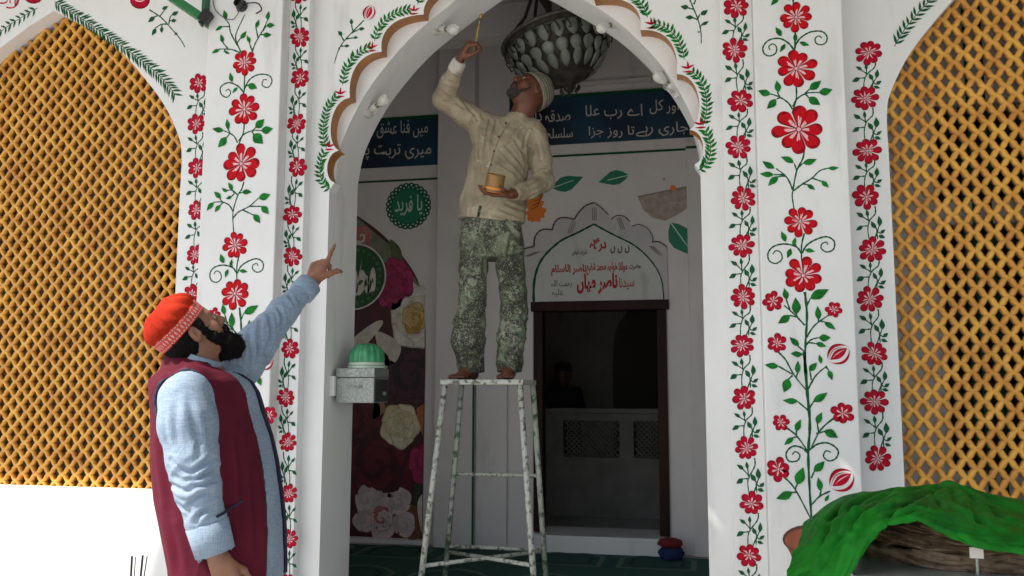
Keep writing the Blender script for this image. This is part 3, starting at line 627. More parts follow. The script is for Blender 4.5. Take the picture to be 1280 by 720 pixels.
# blue verse banners on the inner wall
def banner_mat():
    m = mat('blue_banner_print', (.004, .03, .09), .55); N = m.node_tree.nodes; L = m.node_tree.links
    ge = N.new('ShaderNodeNewGeometry'); no = N.new('ShaderNodeTexNoise'); no.inputs['Scale'].default_value = 2.2; no.inputs['Detail'].default_value = 2; L.new(ge.outputs['Position'], no.inputs['Vector'])
    cr = N.new('ShaderNodeValToRGB'); cr.color_ramp.elements[0].position = .38; cr.color_ramp.elements[1].position = .66; cr.color_ramp.elements[0].color = (.002, .004, .022, 1); cr.color_ramp.elements[1].color = (.002, .055, .105, 1)
    L.new(no.outputs['Fac'], cr.inputs[0]); L.new(cr.outputs[0], N['Principled BSDF'].inputs['Base Color']); return m
M['banner'] = banner_mat()
def banner(x0, x1, z0, z1, Y, label):
    t = empty('verse_banner', ((x0+x1)/2, Y, z0), label, 'banner')
    b = MB(); b.box(x0, x1, Y-.012, Y, z0, z1); b.build('banner_board', M['banner'], t)
    b = MB(); b.box(x0, x1, Y-.018, Y-.002, z1+.001, z1+.022); b.build('banner_edge', M['dkgreen'], t); return t
YI = YB-.002
bl = banner(-2.95, -2.02, 3.225, 3.61, YI, 'dark blue banner with two lines of pale script left of the pier')
lettering('میں فنا عشق محمد', (441, 150, 535, 173), YI-.012, M['ltext'], bl, bold=.004)
lettering('میری تربت پہ', (450, 180, 539, 200), YI-.012, M['ltext'], bl, bold=.004)
br = banner(-1.45, .22, 3.33, 3.70, YI, 'long blue banner with two lines of pale script right of the painter')
lettering('داور کل', (812, 124, 856, 143), YI-.012, M['ltext'], br, bold=.004); lettering('اے رب علا', (732, 130, 803, 149), YI-.012, M['ltext'], br, bold=.004); lettering('صدقہ ذات', (655, 137, 713, 153), YI-.012, M['ltext'], br, bold=.004)
lettering('جاری رہے', (795, 152, 860, 171), YI-.012, M['ltext'], br, bold=.004); lettering('تا روز جزا', (736, 157, 793, 173), YI-.012, M['ltext'], br, bold=.004); lettering('سلسلہ فیض', (655, 160, 716, 177), YI-.012, M['ltext'], br, bold=.004)
b = MB(); b.box(-2.95, -2.02, YI-.006, YI-.001, 3.105, 3.12); b.box(-1.45, -.102, YI-.006, YI-.001, 3.232, 3.248); b.box(-.098, .155, YI-.056, YI-.049, 3.232, 3.248); b.build('green_stripe', M['dkgreen'], inner)
b = MB(); b.box(-1.05, -.35, YI-.03, YI-.001, 3.78, 3.81); tag(b.build('conduit', M['inner']), 'thin grey conduit above the long blue banner', 'conduit')
# medallion with lace rim
def disc(cx, cz, r, n=40): return [(cx+r*math.cos(t), cz+r*math.sin(t)) for t in np.linspace(0, 2*math.pi, n+1)[:-1]]
d = Dec(YI); cx, cz = P(510.5, 257.5, YI); R = .19
rim = [(cx+(R*.955+R*.05*abs(math.sin(t*12)))*math.cos(t), cz+(R*.955+R*.05*abs(math.sin(t*12)))*math.sin(t)) for t in np.linspace(0, 2*math.pi, 145)[:-1]]
d.poly(rim, 0, 1)
for k in range(24):
    a = 2*math.pi*k/24; d.poly(disc(cx+R*.90*math.cos(a+.13), cz+R*.90*math.sin(a+.13), .0085, 8), 1, 2); d.poly(disc(cx+R*.80*math.cos(a), cz+R*.80*math.sin(a), .0065, 8), 1, 2)
d.poly(disc(cx, cz, R*.73), 2, 2)
md = empty('green_medallion', (cx, YI, cz-R), 'round sea-green medallion with a lacy rim above the rose poster', 'medallion')
d.build('medallion_disc', md, [M['tealdk'], M['ltgreen'], M['teal']]); lettering('یا فرید', (494, 243, 528, 270), YI, M['ltgreen'], md, bold=.01, lay=4)
# big green leaves, orange flower
def bigleaf(x0, y0, x1, y1, sx, sy, label, w=.5, Y=YI):
    d = Dec(Y); a, b_ = P(x0, y0, Y), P(x1, y1, Y); random.seed(3); d.leafm(a, b_, w, 0, 1); s0 = P(sx, sy, Y); mid = tuple(np.array(a)+(np.array(b_)-np.array(a))*.7)
    d.ribbon([s0, a, mid], .011, 1, 2, .5)
    return tag(d.build('leaf_sticker', None, [M['teal'], M['ltgreen']]), label, 'leaf decal')
bigleaf(690, 235, 729, 221, 685, 240, 'green leaf decal left of the pair above the pointed arch'); bigleaf(786, 219, 748, 228, 794, 217, 'green leaf decal right of the pair above the pointed arch'); bigleaf(838, 278, 869, 321, 838, 276, 'green leaf decal hanging below the small grey ledge', .55)
d = Dec(YI); 
for k in range(9):
    a = k*.7; c = P(669+7*math.cos(a)*(.3+.7*(k % 2)), 256+14*math.sin(a), YI); d.poly([(c[0]+.05*math.cos(t)*(1+.25*math.sin(5*t)), c[1]+.05*math.sin(t)*(1+.25*math.sin(5*t))) for t in np.linspace(0, 6.28, 16)[:-1]], 0, 1+k*.3)
for k in range(5): d.ribbon([P(664+k*2, 262-k*5, YI), P(672+k*2, 258-k*5, YI), P(675+k, 250-k*4, YI)], .007, 1, 5, .3)
tag(d.build('orange_flower_sticker', None, [M['orange'], M['terradk']]), 'orange paper flower decal behind the painter elbow', 'flower decal')
# small stained ledge drawing (a half-round bracket ghost) high on the right
d = Dec(YI); ar = [P(x, y, YI) for x, y in ((797, 246), (867, 233), (869, 245), (862, 258), (848, 268), (832, 276), (815, 272), (804, 262))]
d.poly(ar, 0, 1); d.ribbon([P(797, 246, YI), P(832, 239, YI), P(868, 232, YI)], .012, 1, 2, 0)
for k in range(9): d.poly(disc(*P(868-k*3.6, 243+k*k*.35, YI), .007, 6), 1, 2)
d.poly(disc(*P(841, 235, YI), .022, 10), 2, 3); d.poly(disc(*P(830, 224, YI), .012, 8), 3, 3)
tag(d.build('faded_half_round_mark', None, [mat('rust_stain', (.50, .42, .36), .7, .3, 20), M['greymark'], M['orange'], mat('pale_orange_stain', (.6, .4, .25), .7)]), 'faded half-round stained mark right of the leaf decals', 'wall mark')
# pointed arch over the door with scalloped outline
M['tymp'] = wallmat('tympanum_paint', (.60, .62, .60), (.52, .54, .52), .5, .2)
ta = empty('painted_tympanum', (-.76, YI, 2.1), 'pointed arch panel with red script over the dark doorway', 'arch panel')
ao = [P(x, y, YI) for x, y in spline([(668, 378), (669, 350), (678, 325), (700, 303), (724, 291), (743, 281)], 6)]; ao_r = [P(x, y, YI) for x, y in spline([(743, 281), (765, 293), (794, 308), (815, 328), (827, 350), (830, 377)], 6)]
SCL = [[(-25, 318), (0, 310), (42, 302)], [(42, 302), (48, 240), (80, 200), (120, 190), (158, 196)], [(158, 196), (168, 160), (195, 125), (240, 116), (300, 127)], [(300, 127), (330, 80), (375, 38), (425, 20)], [(425, 20), (475, 45), (530, 118)], [(530, 118), (570, 104), (620, 108), (660, 170)], [(660, 170), (715, 160), (775, 186), (803, 270)], [(803, 270), (845, 272), (892, 304)]]
so_ = []
for seg in SCL: so_ += [P(660+p[0]/5.144, 250+p[1]/5.144, YI) for p in spline(seg, 6)][:-1]
so_ = [P(655.5, 378, YI)]+so_+[P(833.5, 310, YI), P(835.5, 376, YI)]
M['scal'] = wallmat('scallop_paint', (.58, .575, .57), (.48, .47, .47), .5, .2)
b = MB(); b.prism([so_], YI-.016, YI-.0005); b.build('scalloped_surround', M['scal'], ta)
b = MB(); b.prism([ao+ao_r[1:]], YI-.026, YI-.0165); b.build('tympanum', M['tymp'], ta)
d = Dec(YI-.026); d.ribbon(ao, .020, 0, 1, .3); d.ribbon(ao_r, .014, 0, 1, .5)
d.Y = YI-.016
TS = lambda L_: [P(660+x/5.144, 250+y/5.144, YI) for x, y in L_]
for seg, w_ in (([(-25, 318), (0, 310), (42, 302)], .012), ([(42, 302), (48, 240), (80, 200), (120, 190), (158, 196)], .012), ([(158, 196), (168, 160), (195, 125), (240, 116), (300, 127)], .012), ([(300, 127), (330, 80), (375, 38), (425, 20)], .012), ([(425, 20), (470, 50), (520, 98)], .008), ([(538, 126), (570, 104), (620, 108), (655, 142)], .008), ([(668, 173), (715, 160), (770, 186), (800, 230), (804, 270)], .006), ([(798, 274), (845, 272), (892, 304)], .009)):
    d.ribbon(spline(TS(seg), 6), w_, 1, 1, .1)
for x, y, an in ((666, 318, 20), (715, 284, 70), (743, 268, 90), (776, 280, -70), (820, 314, -45)):
    for k in range(3): q = np.array(P(x+k*2.2-2, y, YI)); v = np.array([math.cos(R_(an)), math.sin(R_(an))])*.05; d.ribbon([tuple(q-v), tuple(q+v)], .008, 2, 1, .3)  # short grey strokes at the joins of the scallops
d.build('arch_outline', ta, [M['dkgreen'], M['terradk'], M['greymark']])
YT = YI-.026
lettering('درگاہ', (737, 297, 758, 315), YT, M['rtext'], ta, bold=.045); lettering('شریف فیض', (715, 311, 734, 320), YT, M['dtext'], ta); lettering('ں ں ں', (763, 307, 787, 317), YT, M['dtext'], ta)
lettering('ناصر الاسلام', (689, 330, 733, 346), YT, M['rtext'], ta, bold=.035); lettering('مولانا خواجہ محمد شفیع', (733, 327, 784, 344), YT, M['rtext'], ta, bold=.03); lettering('حضرت', (786, 330, 801, 338), YT, M['dtext'], ta)
lettering('ناصر میاں', (721, 341, 772, 368), YT, M['rtext'], ta, bold=.05); lettering('سیدنا', (774, 347, 793, 362), YT, M['rtext'], ta, bold=.02); lettering('رحمت اللہ', (689, 350, 715, 360), YT, M['dtext'], ta, bold=.01); lettering('علیہ', (690, 361, 704, 371), YT, M['dtext'], ta, bold=.01)
# red script at the very top left
d = Dec(YW)
for pts in ([(0, 4), (8, 3), (10, -4)], [(8, 9), (14, 10), (20, 7), (22, -3)], [(19, -4), (19, 7)], [(12, -3), (13, 4)], [(24, -4), (22, 5), (18, 8)]): d.ribbon(spline([P(x, y, YW) for x, y in pts], 5), .01, 0, 1, .3)
d.build('lettering', wingL, [M['crim']])
# ------------------------------------------------------------------ rose poster behind the left jamb
PX0, PX1, PZ0 = -2.95, -2.118, .325
pt = empty('rose_poster', (-2.5, YI, PZ0), 'tall arched poster printed with roses beside the steel box', 'poster')
ov = [(PX1, PZ0)]+[P(x, y, YI) for x, y in spline([(532, 440), (531, 395), (524, 355), (507, 325), (478, 293), (447, 270), (420, 256)], 5)]; ov.append((PX0, ov[-1][1])); ov.append((PX0, PZ0))
M['pbg'] = mat('poster_dark_print', (.035, .012, .018), .5, vscale=3, col2=(.10, .005, .015)); b = MB(); b.prism([ov], YI-.006, YI); b.build('poster_sheet', M['pbg'], pt)
YPo = YI-.0065
def clipx(pts): return [(min(x, PX1-.002), z) for x, z in pts]
def col(n, c, v=.25): 
    if n not in M: M[n] = mat(n, c, .5, v, 14)
    return M[n]
def rose(cx, cy, R, light, mid, dark, seed, n=5, squash=1.0, lay0=1):
    """printed rose: overlapping petals spiralling in"""
    rr = random.Random(seed); d = Dec(YPo); c0 = P(cx, cy, YPo); rm = abs(P(cx, cy-R, YPo)[1]-c0[1]); lay = lay0
    def petal(a, r, w, m, lay):
        pts = []
        for t in np.linspace(-1, 1, 11):
            an = a+t*w; q = r*(1-.10*abs(t)**3)*(1+.05*math.sin(5*t+seed)); pts.append((c0[0]+q*math.cos(an)*squash, c0[1]+q*math.sin(an)))
        pts.append((c0[0], c0[1])); d.poly(clipx(pts), m, lay)
    r = 1.0; a = rr.uniform(0, 6)
    while r > .12:
        for k in range(n):
            petal(a, rm*r*1.0, 2.6/n+.15, 2, lay*.45); petal(a+.03, rm*r*.965, 2.6/n+.08, (0, 1, 0)[k % 3], (lay+.5)*.45); a += 2*math.pi/n+.05; lay += 1
        r *= .74; a += .6; n = max(3, n-(r < .5))
    return d.build('printed_rose', pt, [light, mid, dark])
wht, whm, whd = col('print_white', (.80, .76, .68)), col('print_cream', (.72, .66, .57)), col('print_shade', (.56, .50, .41))
yel, yem = col('print_yellow', (.68, .50, .18)), col('print_gold', (.55, .32, .07))
pk, pkd, pkdd = col('print_magenta', (.46, .02, .13)), col('print_deep_pink', (.34, .012, .09)), col('print_wine', (.18, .006, .04))
dr, drd = col('print_dark_red', (.13, .006, .015)), col('print_deep_red', (.06, .003, .008))
lv, lvd = col('print_leaf', (.10, .13, .05)), col('print_dark_leaf', (.03, .05, .02))
plum, plumd = col('print_plum', (.07, .02, .04)), col('print_deep_plum', (.03, .01, .02))
def blob(pts, m, lay): d = Dec(YPo); d.poly(clipx([tuple(p) for p in spline([P(x, y, YPo) for x, y in pts], 5, True)]), 0, lay*.45); return d.build('printed_leaf', pt, [m])
blob([(440, 272), (470, 292), (500, 320), (520, 350), (525, 365), (500, 362), (470, 340), (440, 320)], col('print_sage', (.20, .22, .15)), .4)
blob([(487, 300), (500, 310), (503, 330), (492, 330)], lv, .6); blob([(440, 286), (455, 284), (464, 300), (455, 310), (440, 305)], col('print_rosepink', (.55, .18, .17)), .8)
rose(452, 296, 14, col('print_rosepink', (.55, .18, .17)), wht, col('print_rosedk', (.3, .06, .06)), 3, 4)
blob([(468, 328), (505, 345), (527, 362), (528, 375), (495, 372)], whm, .8)
rose(492, 355, 33, pk, pkd, pkdd, 5, 5, .8, 2)
rose(519, 398, 40, wht, whm, whd, 8, 5, .85, 2); rose(519, 398, 20, yel, yem, col('print_ochre', (.35, .17, .04)), 9, 4, .85, 30)
rose(516, 470, 42, plum, plumd, plumd, 14, 5, .9, 1); rose(470, 580, 60, dr, drd, drd, 15, 5, .9, .3); rose(440, 520, 45, dr, drd, drd, 16, 5, .9, .5)
for q in ([(440, 425), (470, 402), (478, 406), (450, 440), (440, 445)], [(440, 450), (480, 440), (488, 470), (470, 500), (440, 480)], [(470, 415), (500, 430), (495, 452), (480, 455)]): blob(q, whm, 3)
blob([(440, 505), (475, 500), (480, 515), (455, 530), (438, 522)], col('print_peach', (.5, .25, .16)), 4); blob([(524, 490), (533, 486), (534, 545), (527, 540), (521, 515)], col('print_coral', (.48, .15, .06)), 4)
rose(500, 532, 29, col('print_ivory', (.80, .74, .55)), col('print_butter', (.74, .64, .38)), col('print_tan', (.50, .42, .24)), 21, 5, .92, 10)
rose(530, 580, 26, pk, pkd, pkdd, 22, 4, .8, 6)
blob([(520, 600), (532, 590), (533, 665), (518, 655)], lvd, 3); blob([(505, 632), (530, 640), (531, 668), (508, 672)], col('print_rust', (.22, .08, .03)), 4); blob([(522, 628), (532, 620), (533, 668), (526, 662)], whm, 5)
for cx, cy, r in ((459, 624, 18), (499, 626, 18), (455, 650, 16), (505, 655, 17), (478, 660, 17), (478, 632, 20)): rose(cx, cy, r, col('print_blush', (.74, .62, .59)), col('print_mauve', (.62, .50, .48)), col('print_mauve_dark', (.46, .36, .35)), int(cx), 3, .95, 8)
rose(478, 648, 16, col('print_blush', (.74, .62, .59)), col('print_rosepink', (.55, .18, .17)), col('print_rosedk', (.3, .06, .06)), 31, 4, .95, 32)
# green round badge on the poster
c0 = P(444, 346, YPo); d = Dec(YPo); d.poly(clipx(disc(c0[0], c0[1], .268)), 1, 18); d.poly(disc(c0[0], c0[1], .255), 0, 19)
for k in range(26): a = 2*math.pi*k/26; d.poly(disc(c0[0]+.215*math.cos(a), c0[1]+.215*math.sin(a), .013, 8), 2, 20); d.poly(disc(c0[0]+.215*math.cos(a), c0[1]+.215*math.sin(a), .007, 6), 0, 21)
d.build('round_badge', pt, [col('print_badge_green', (.01, .09, .025)), wht, col('print_pale_green', (.10, .28, .10))])
lettering('محمد', (428, 322, 470, 372), YPo-.016, wht, pt, bold=.05)
b = MB(); b.box(-2.95, -2.10, YI-.03, YI-.001, .283, .318); tag(b.build('skirting_strip', M['inner']), 'pale skirting strip under the rose poster', 'skirting')
for k, o in FL.items(): bpy.data.objects.remove(o)
#==OBJECTS==
# ------------------------------------------------------------------ stool
M['flaky'] = mat('flaking_stool_paint', (.46, .48, .42), .7, vscale=38, col2=(.12, .115, .095), lo=.38, hi=.50, bump=.5, bscale=60, detail=8)
M['flaky2'] = mat('flaking_green_stool_paint', (.38, .41, .35), .7, vscale=24, col2=(.06, .12, .07), lo=.38, hi=.52, bump=.5, bscale=60, detail=8)
st = empty('stool', (-1.28, 4.9, ZF+.012), 'tall square stool with flaking pale paint carrying the barefoot painter', 'stool')
zt = P(600, 478, 4.75)[1]
def floorpt(a, b_):
    a, b_ = np.array(a), np.array(b_); t = (a[2]-(ZF+.0125))/(a[2]-b_[2]); return a+(b_-a)*t
legs = {}
for n, (a, ya, b_, yb) in dict(FL=((556, 481), 4.76, (527, 718), 4.66), FR=((650, 481), 4.76, (666.7, 718), 4.66), BL=((577, 483), 5.10, (556.5, 718), 5.20), BR=((666, 483), 5.10, (682, 718), 5.20)).items():
    A = np.array(P3(*a, ya)); A[2] = zt-.012; B = floorpt(A, P3(*b_, yb)); legs[n] = (A, B)
    b = MB(); d_ = (B-A)/np.linalg.norm(B-A); b.tube([A, A+(B-A)*.5, B], .0165, 10); o = b.build('leg', M['flaky' if n[0] == 'F' else 'flaky2'], st, smooth=True)
def onleg(n, z): A, B = legs[n]; return A+(B-A)*(A[2]-z)/(A[2]-B[2])
for a, b_, z, z2 in (('BL', 'BR', P(600, 593, 5.15)[1], None), ('BL', 'BR', P(600, 684, 5.2)[1], None), ('BL', 'FR', P(560, 688, 5.2)[1], P(664, 705, 4.67)[1]), ('FL', 'BR', P(529, 710, 4.67)[1], P(679, 691, 5.2)[1])):
    b = MB(); p0, p1 = onleg(a, z), onleg(b_, z2 or z); off = 0 if a == 'BL' and b_ == 'BR' else (.012 if a == 'FL' else -.006)
    p0 = p0+np.array((0, 0, off)); p1 = p1+np.array((0, 0, off)); b.tube([p0, (p0+p1)/2+np.array((0, 0, .001)), p1], .0115, 8); b.build('crossbar', M['flaky'], st, smooth=True)
x0, x1 = legs['FL'][0][0]-.022, legs['FR'][0][0]+.022
b = MB(); b.box(x0, x1, 4.735, 5.125, zt-.013, zt+.016); seat = b.build('seat', M['flaky'], st, bevel=.005)
ZSEAT = zt+.016
# ------------------------------------------------------------------ steel box and green bowl on the jamb
bx = empty('steel_box', (-1.8, 4.48, P(440, 503, 4.40)[1]), 'small galvanised steel box bracketed to the left jamb of the arch', 'box')
(x0, z0), (x1, z1) = P(420, 503.5, 4.39), P(468, 460, 4.39)
zl = z1-(z1-z0)*.27
b = MB(); b.box(x0, x1, 4.39, 4.60, z0, zl-.001); b.build('box_body', M['steel'], bx, bevel=.004)
b = MB(); b.box(x0-.003, x1+.003, 4.386, 4.604, zl+.001, z1); b.build('lid', M['steel'], bx, bevel=.004)
b = MB(); b.box(x1+.0005, x1+.004, 4.40, 4.59, z0+.006, zl-.01); b.build('side_panel', mat('dark_steel', (.035, .037, .036), .5, metal=.4), bx)  # thin dark sheet over the right side of the box
b = MB(); zc = (zl+z0)/2+.02; xc = (x0+x1)/2-.004; b.tube([(xc-.035, 4.389, zc), (xc-.035, 4.374, zc), (xc+.035, 4.374, zc), (xc+.035, 4.389, zc)], .004, 6); b.box(xc-.042, xc+.042, 4.386, 4.3895, zc-.014, zc+.014); b.build('handle', M['steel'], bx)
b = MB(); b.lathe([(.011, 0), (.011, .012), (.004, .016)], (0, 0, 0), 12, M=Matrix.Translation((x1+.004, 4.52, z0+.05)) @ Matrix.Rotation(math.pi/2, 3, 'Y').to_4x4()); b.build('lock', M['steel'], bx)
b = MB(); (xa, za), (xb, zb) = P(409.5, 495, 4.37), P(419, 470, 4.37); b.box(xj0+.001, x0-.003, 4.365, 4.40, za, zb); b.box(x0-.03, x0-.022, 4.36, 4.3645, za, zb); b.build('bracket', M['white'], bx, bevel=.003)
bw = MB(); ctr = np.array(P3(458, 460, 4.49)); ctr[2] = z1+.001; rb = .098; V = []; n = 96
prof = [(1.02, 0), (1.03, .012), (.99, .016), (1.0, .03), (.97, .034), (.97, .045), (.95, .07), (.88, .095), (.72, .118), (.45, .130), (.15, .135)]
for i, (r, z) in enumerate(prof):
    for k in range(n):
        a = 2*math.pi*k/n; rr = rb*r*(1+(.03*math.cos(a*16) if i > 4 else 0)); V.append((ctr[0]+rr*math.cos(a), ctr[1]+rr*math.sin(a), ctr[2]+z*1.0))
F = [(i*n+k, i*n+(k+1) % n, (i+1)*n+(k+1) % n, (i+1)*n+k) for i in range(len(prof)-1) for k in range(n)]+[tuple((len(prof)-1)*n+k for k in range(n))]
bw.add(V, F); bo = mk('green_bowl', bw.V, bw.F, [mat('green_plastic', (.05, .30, .13), .35, vscale=20, col2=(.03, .20, .09)), mat('pale_band', (.45, .52, .42), .5)], None, smooth=True, mi=[1 if f_i < 1*n or 2*n <= f_i < 3*n else 0 for f_i in range(len(F))])
tag(bo, 'ribbed green plastic bowl upside down on the steel box', 'bowl')
# ------------------------------------------------------------------ bulbs on the arch soffit
M['ceram'] = mat('white_bulb_holder', (.62, .60, .56), .4, .2, 20); M['glass'] = mat('bulb_glass', (.86, .86, .82), .12, trans=.55); M['brass'] = mat('bulb_cap_metal', (.30, .27, .22), .4, metal=.8)
def soffit_pt(x):
    for a, b_ in zip(smooth_arch[:-1], smooth_arch[1:]):
        if min(a[0], b_[0]) <= x <= max(a[0], b_[0]) and abs(a[0]-b_[0]) > 1e-6: return a[1]+(b_[1]-a[1])*(x-a[0])/(b_[0]-a[0])
    return 2.6
for base, end, Yb, lab in (((549, 13), (571, 37), 4.50, 'clear bulb in a white holder on the soffit nearest the raised brush'), ((461, 106), (484, 122), 4.50, 'clear bulb in a white holder low on the left of the arch soffit'), ((765, 0), (748, 36), 4.47, 'clear bulb in a white holder overlapping the right of the chandelier'), ((842, 68), (819, 92), 4.47, 'clear bulb in a white holder low on the right of the arch soffit')):
    x, z = P(*base, Yb); z = soffit_pt(x)-.004; A = Vector((x, Yb, z)); E_ = Vector(P3(*end, Yb-.06)); dr_ = (E_-A); L_ = .165; dr_.normalize()
    A = E_-dr_*L_ if (E_-A).length < L_ else A
    q = dr_.to_track_quat('Z', 'Y').to_matrix().to_4x4()
    sc_ = max(1, (E_-A).length/.165); T = Matrix.Translation(A) @ q
    t = empty('light_bulb', A, lab, 'bulb', 'bulbs on the arch soffit')
    L_ = (E_-A).length; off = L_-.165
    b = MB(); b.lathe([(.034, 0), (.036, .010), (.024, .016), (.012, .02), (.012, .03+off), (.019, .034+off), (.021, .07+off), (.018, .076+off)], (0, 0, 0), 18, M=T); b.build('bulb_holder', M['ceram'], t, smooth=True)
    b = MB(); b.lathe([(.0135, .0765+off), (.0135, .092+off)], (0, 0, 0), 16, M=T); b.build('bulb_cap', M['brass'], t)
    b = MB(); b.lathe([(.0125, .0925+off), (.016, .100+off), (.026, .118+off), (.0305, .138+off), (.028, .154+off), (.018, .167+off), (.004, .171+off)], (0, 0, 0), 20, M=T); b.build('bulb_glass', M['glass'], t, smooth=True)
    b = MB(); pts = []
    for k in range(26):
        a = k*.75; c = A+dr_*(.02+.0018*k); pts.append(c+Vector((math.cos(a)*.03*(1+.3*math.sin(k)), .015*math.sin(k*1.3)-.01, math.sin(a)*.03)))
    b.tube(pts, .0022, 5); b.build('flex_wire', M['ceram'], t)
# ------------------------------------------------------------------ chandelier
M['iron'] = mat('blackened_bronze', (.085, .075, .062), .7, vscale=18, col2=(.035, .032, .027), metal=.2, spec=.3, bump=.4, bscale=40)
M['petal'] = mat('dusty_glass_petal', (.26, .29, .25), .5, vscale=12, col2=(.15, .17, .145), spec=.6)
cc = Vector(P3(695, 47, 5.5)); TL = Matrix.Translation(cc) @ Matrix.Rotation(R_(-14), 4, 'Y')
chn = empty('chandelier', cc, 'dark bronze bowl chandelier with rows of dull glass petals above the painter', 'chandelier')
R0 = .352
prof = [(1.0, .015), (1.03, 0), (1.02, -.02), (.96, -.045), (.93, -.07), (.86, -.15), (.74, -.22), (.60, -.275), (.40, -.325), (.18, -.355), (.10, -.375), (.12, -.39), (.05, -.42)]
prof = [(r, z*.93) for r, z in prof]
def prr(z):
    for (r0, z0_), (r1, z1_) in zip(prof[:-1], prof[1:]):
        if z1_ <= z <= z0_: return (r0+(r1-r0)*(z0_-z)/(z0_-z1_+1e-9))*R0
    return .05*R0
b = MB(); b.lathe([(r*R0*.965, z) for r, z in prof], (0, 0, 0), 48, M=TL); b.build('bowl', M['iron'], chn, smooth=True)
b = MB(); ring = lambda r, z, n=64: [TL @ Vector((r*math.cos(2*math.pi*k/n), r*math.sin(2*math.pi*k/n), z)) for k in range(n+1)]
b.tube(ring(R0*1.03, 0), .012, 8); b.tube(ring(R0*.975, -.045), .008, 6); b.build('rim', mat('worn_bronze_rim', (.16, .15, .125), .6, .4, 25, metal=.2), chn, smooth=True)
def petal_mesh(z0_, z1_, n_, i, wtop, fat):
    b = MB(); a0 = 2*math.pi*(i)/n_; V = []; K = 9; W_ = 5
    for k in range(K):
        t = k/(K-1); z = z0_+(z1_-z0_)*t; r = prr(z)+.010; hw = math.pi/n_*r*wtop*((math.sin(math.pi*(t**fat)))**.6+.02)
        for j in range(W_):
            u = (j/(W_-1)-.5)*2; an = a0+u*hw/r; rr = r+.012*(1-u*u)*math.sin(math.pi*t); V.append(TL @ Vector((rr*math.cos(an), rr*math.sin(an), z)))
    F = [(k*W_+j, k*W_+j+1, (k+1)*W_+j+1, (k+1)*W_+j) for k in range(K-1) for j in range(W_-1)]
    b.add(V, F); o = b.build('glass_petal', M['petal'], chn, smooth=True, norm=False); m_ = o.modifiers.new('thick', 'SOLIDIFY'); m_.thickness = .004; return b
for row, (z0_, z1_, n_, ph, wt, fat) in enumerate(((-.045, -.150, 22, 0, .86, .75), (-.150, -.235, 20, .5, .86, .8), (-.215, -.305, 18, 0, .74, 1.1))):
    for i in range(n_): petal_mesh(z0_*.93, z1_*.93, n_, i+ph, wt, fat)
b = MB()
for k in range(30):
    a = 2*math.pi*k/30; pts = [TL @ Vector((R0*q*math.cos(a+s_*.06), R0*q*math.sin(a+s_*.06), z)) for q, z, s_ in ((.98, -.04, 0), (1.03, -.075, .5), (1.0, -.11, 1), (.95, -.10, .6), (.955, -.075, .4))]
    b.tube(pts, .005, 5)
    for z in (-.055, -.14): b.lathe([(.004, -.01), (.011, 0), (.004, .01)], TL @ Vector((R0*(prr(z)/R0+.01)*math.cos(a), (prr(z)+.004)*math.sin(a), z)), 6)
for k in range(7):
    a = 2*math.pi*k/7; b.lathe([(.004, -.02), (.013, 0), (.004, .02)], TL @ Vector((.06*math.cos(a), .06*math.sin(a), -.375)), 8)
b.build('scroll_ornament', M['iron'], chn)['kind'] = 'stuff'
b = MB()
for k in range(4):
    a = math.pi/4+math.pi/2*k; p0 = TL @ Vector((R0*.97*math.cos(a), R0*.97*math.sin(a), .01)); p1 = TL @ Vector((.04*math.cos(a), .04*math.sin(a), .40)); mid = (p0+p1)/2+Vector((0, 0, -.07)); b.tube([p0, p0*.55+mid*.45, mid, mid*.5+p1*.5, p1], .011, 6)
b.lathe([(.03, .0), (.045, .1), (.02, .2), (.05, .30), (.035, .42), (.012, .46)], (0, 0, 0), 20, M=TL); b.build('stem_frame', M['iron'], chn, smooth=True)
b = MB(); top = TL @ Vector((0, 0, .45)); b.tube([top, Vector((top.x, top.y, ZCE-.003))], .008, 6); b.build('hanging_rod', M['iron'], chn)
# dangling chain net under the rim at the right
b = MB()
for k in range(5):
    a = -.55+.16*k
    for j in range(5): b.tube([TL @ Vector(((R0*.93-.03*j)*math.cos(a+s_*.05)+.004*c_, (R0*.93-.03*j)*math.sin(a+s_*.05), -.09-.03*j+c_*.012)) for s_, c_ in ((0, 1), (.7, .5), (1, -.5), (0, -1), (-.8, 0), (0, 1))], .003, 4)
b.build('bead_chain', M['iron'], chn)['kind'] = 'stuff'
# ------------------------------------------------------------------ green batten and black socket, upper left
gb = empty('green_batten', P3(240, 14, 4.1), 'green tube batten slanting over the left arched screen', 'lamp batten')
a, c = Vector(P3(196, -16, 4.02)), Vector(P3(256, 25, 4.10)); b = MB(); q = (c-a).to_track_quat('Y', 'Z').to_matrix().to_4x4(); Lb = (c-a).length; T = Matrix.Translation(a) @ q
b.box(-.020, .020, 0, Lb, -.024, .024, M=T); b.build('batten', mat('green_enamel', (.02, .17, .05), .3), gb, bevel=.008)
b = MB(); b.box(-.026, .026, Lb-.03, Lb+.02, -.02, .05, M=T); b.box(-.03, .03, Lb-.012, Lb+.006, -.036, -.026, M=T); b.build('end_clip', M['black'], gb, bevel=.003)
b = MB(); c2 = Vector(P3(257, 6, 4.12)); b.box(c2.x-.012, c2.x+.012, 4.1, 4.2995, c.z-.02, c2.z+.06); b.build('wall_bracket', mat('green_enamel_dark', (.02, .12, .05), .35), gb, bevel=.003)
sk = empty('black_socket', P3(303, 8, 4.14), 'round black lamp socket with loose wire on the left pilaster', 'socket')
c = Vector(P3(303, 8, 4.14)); T = Matrix.Translation((c.x, 4.1385, c.z)) @ Matrix.Rotation(math.pi/2, 4, 'X'); b = MB(); b.lathe([(.032, 0), (.032, .012), (.022, .016), (.024, .05), (.018, .052), (.016, .03), (.002, .03)], (0, 0, 0), 20, M=T); b.build('socket_body', M['black'], sk)
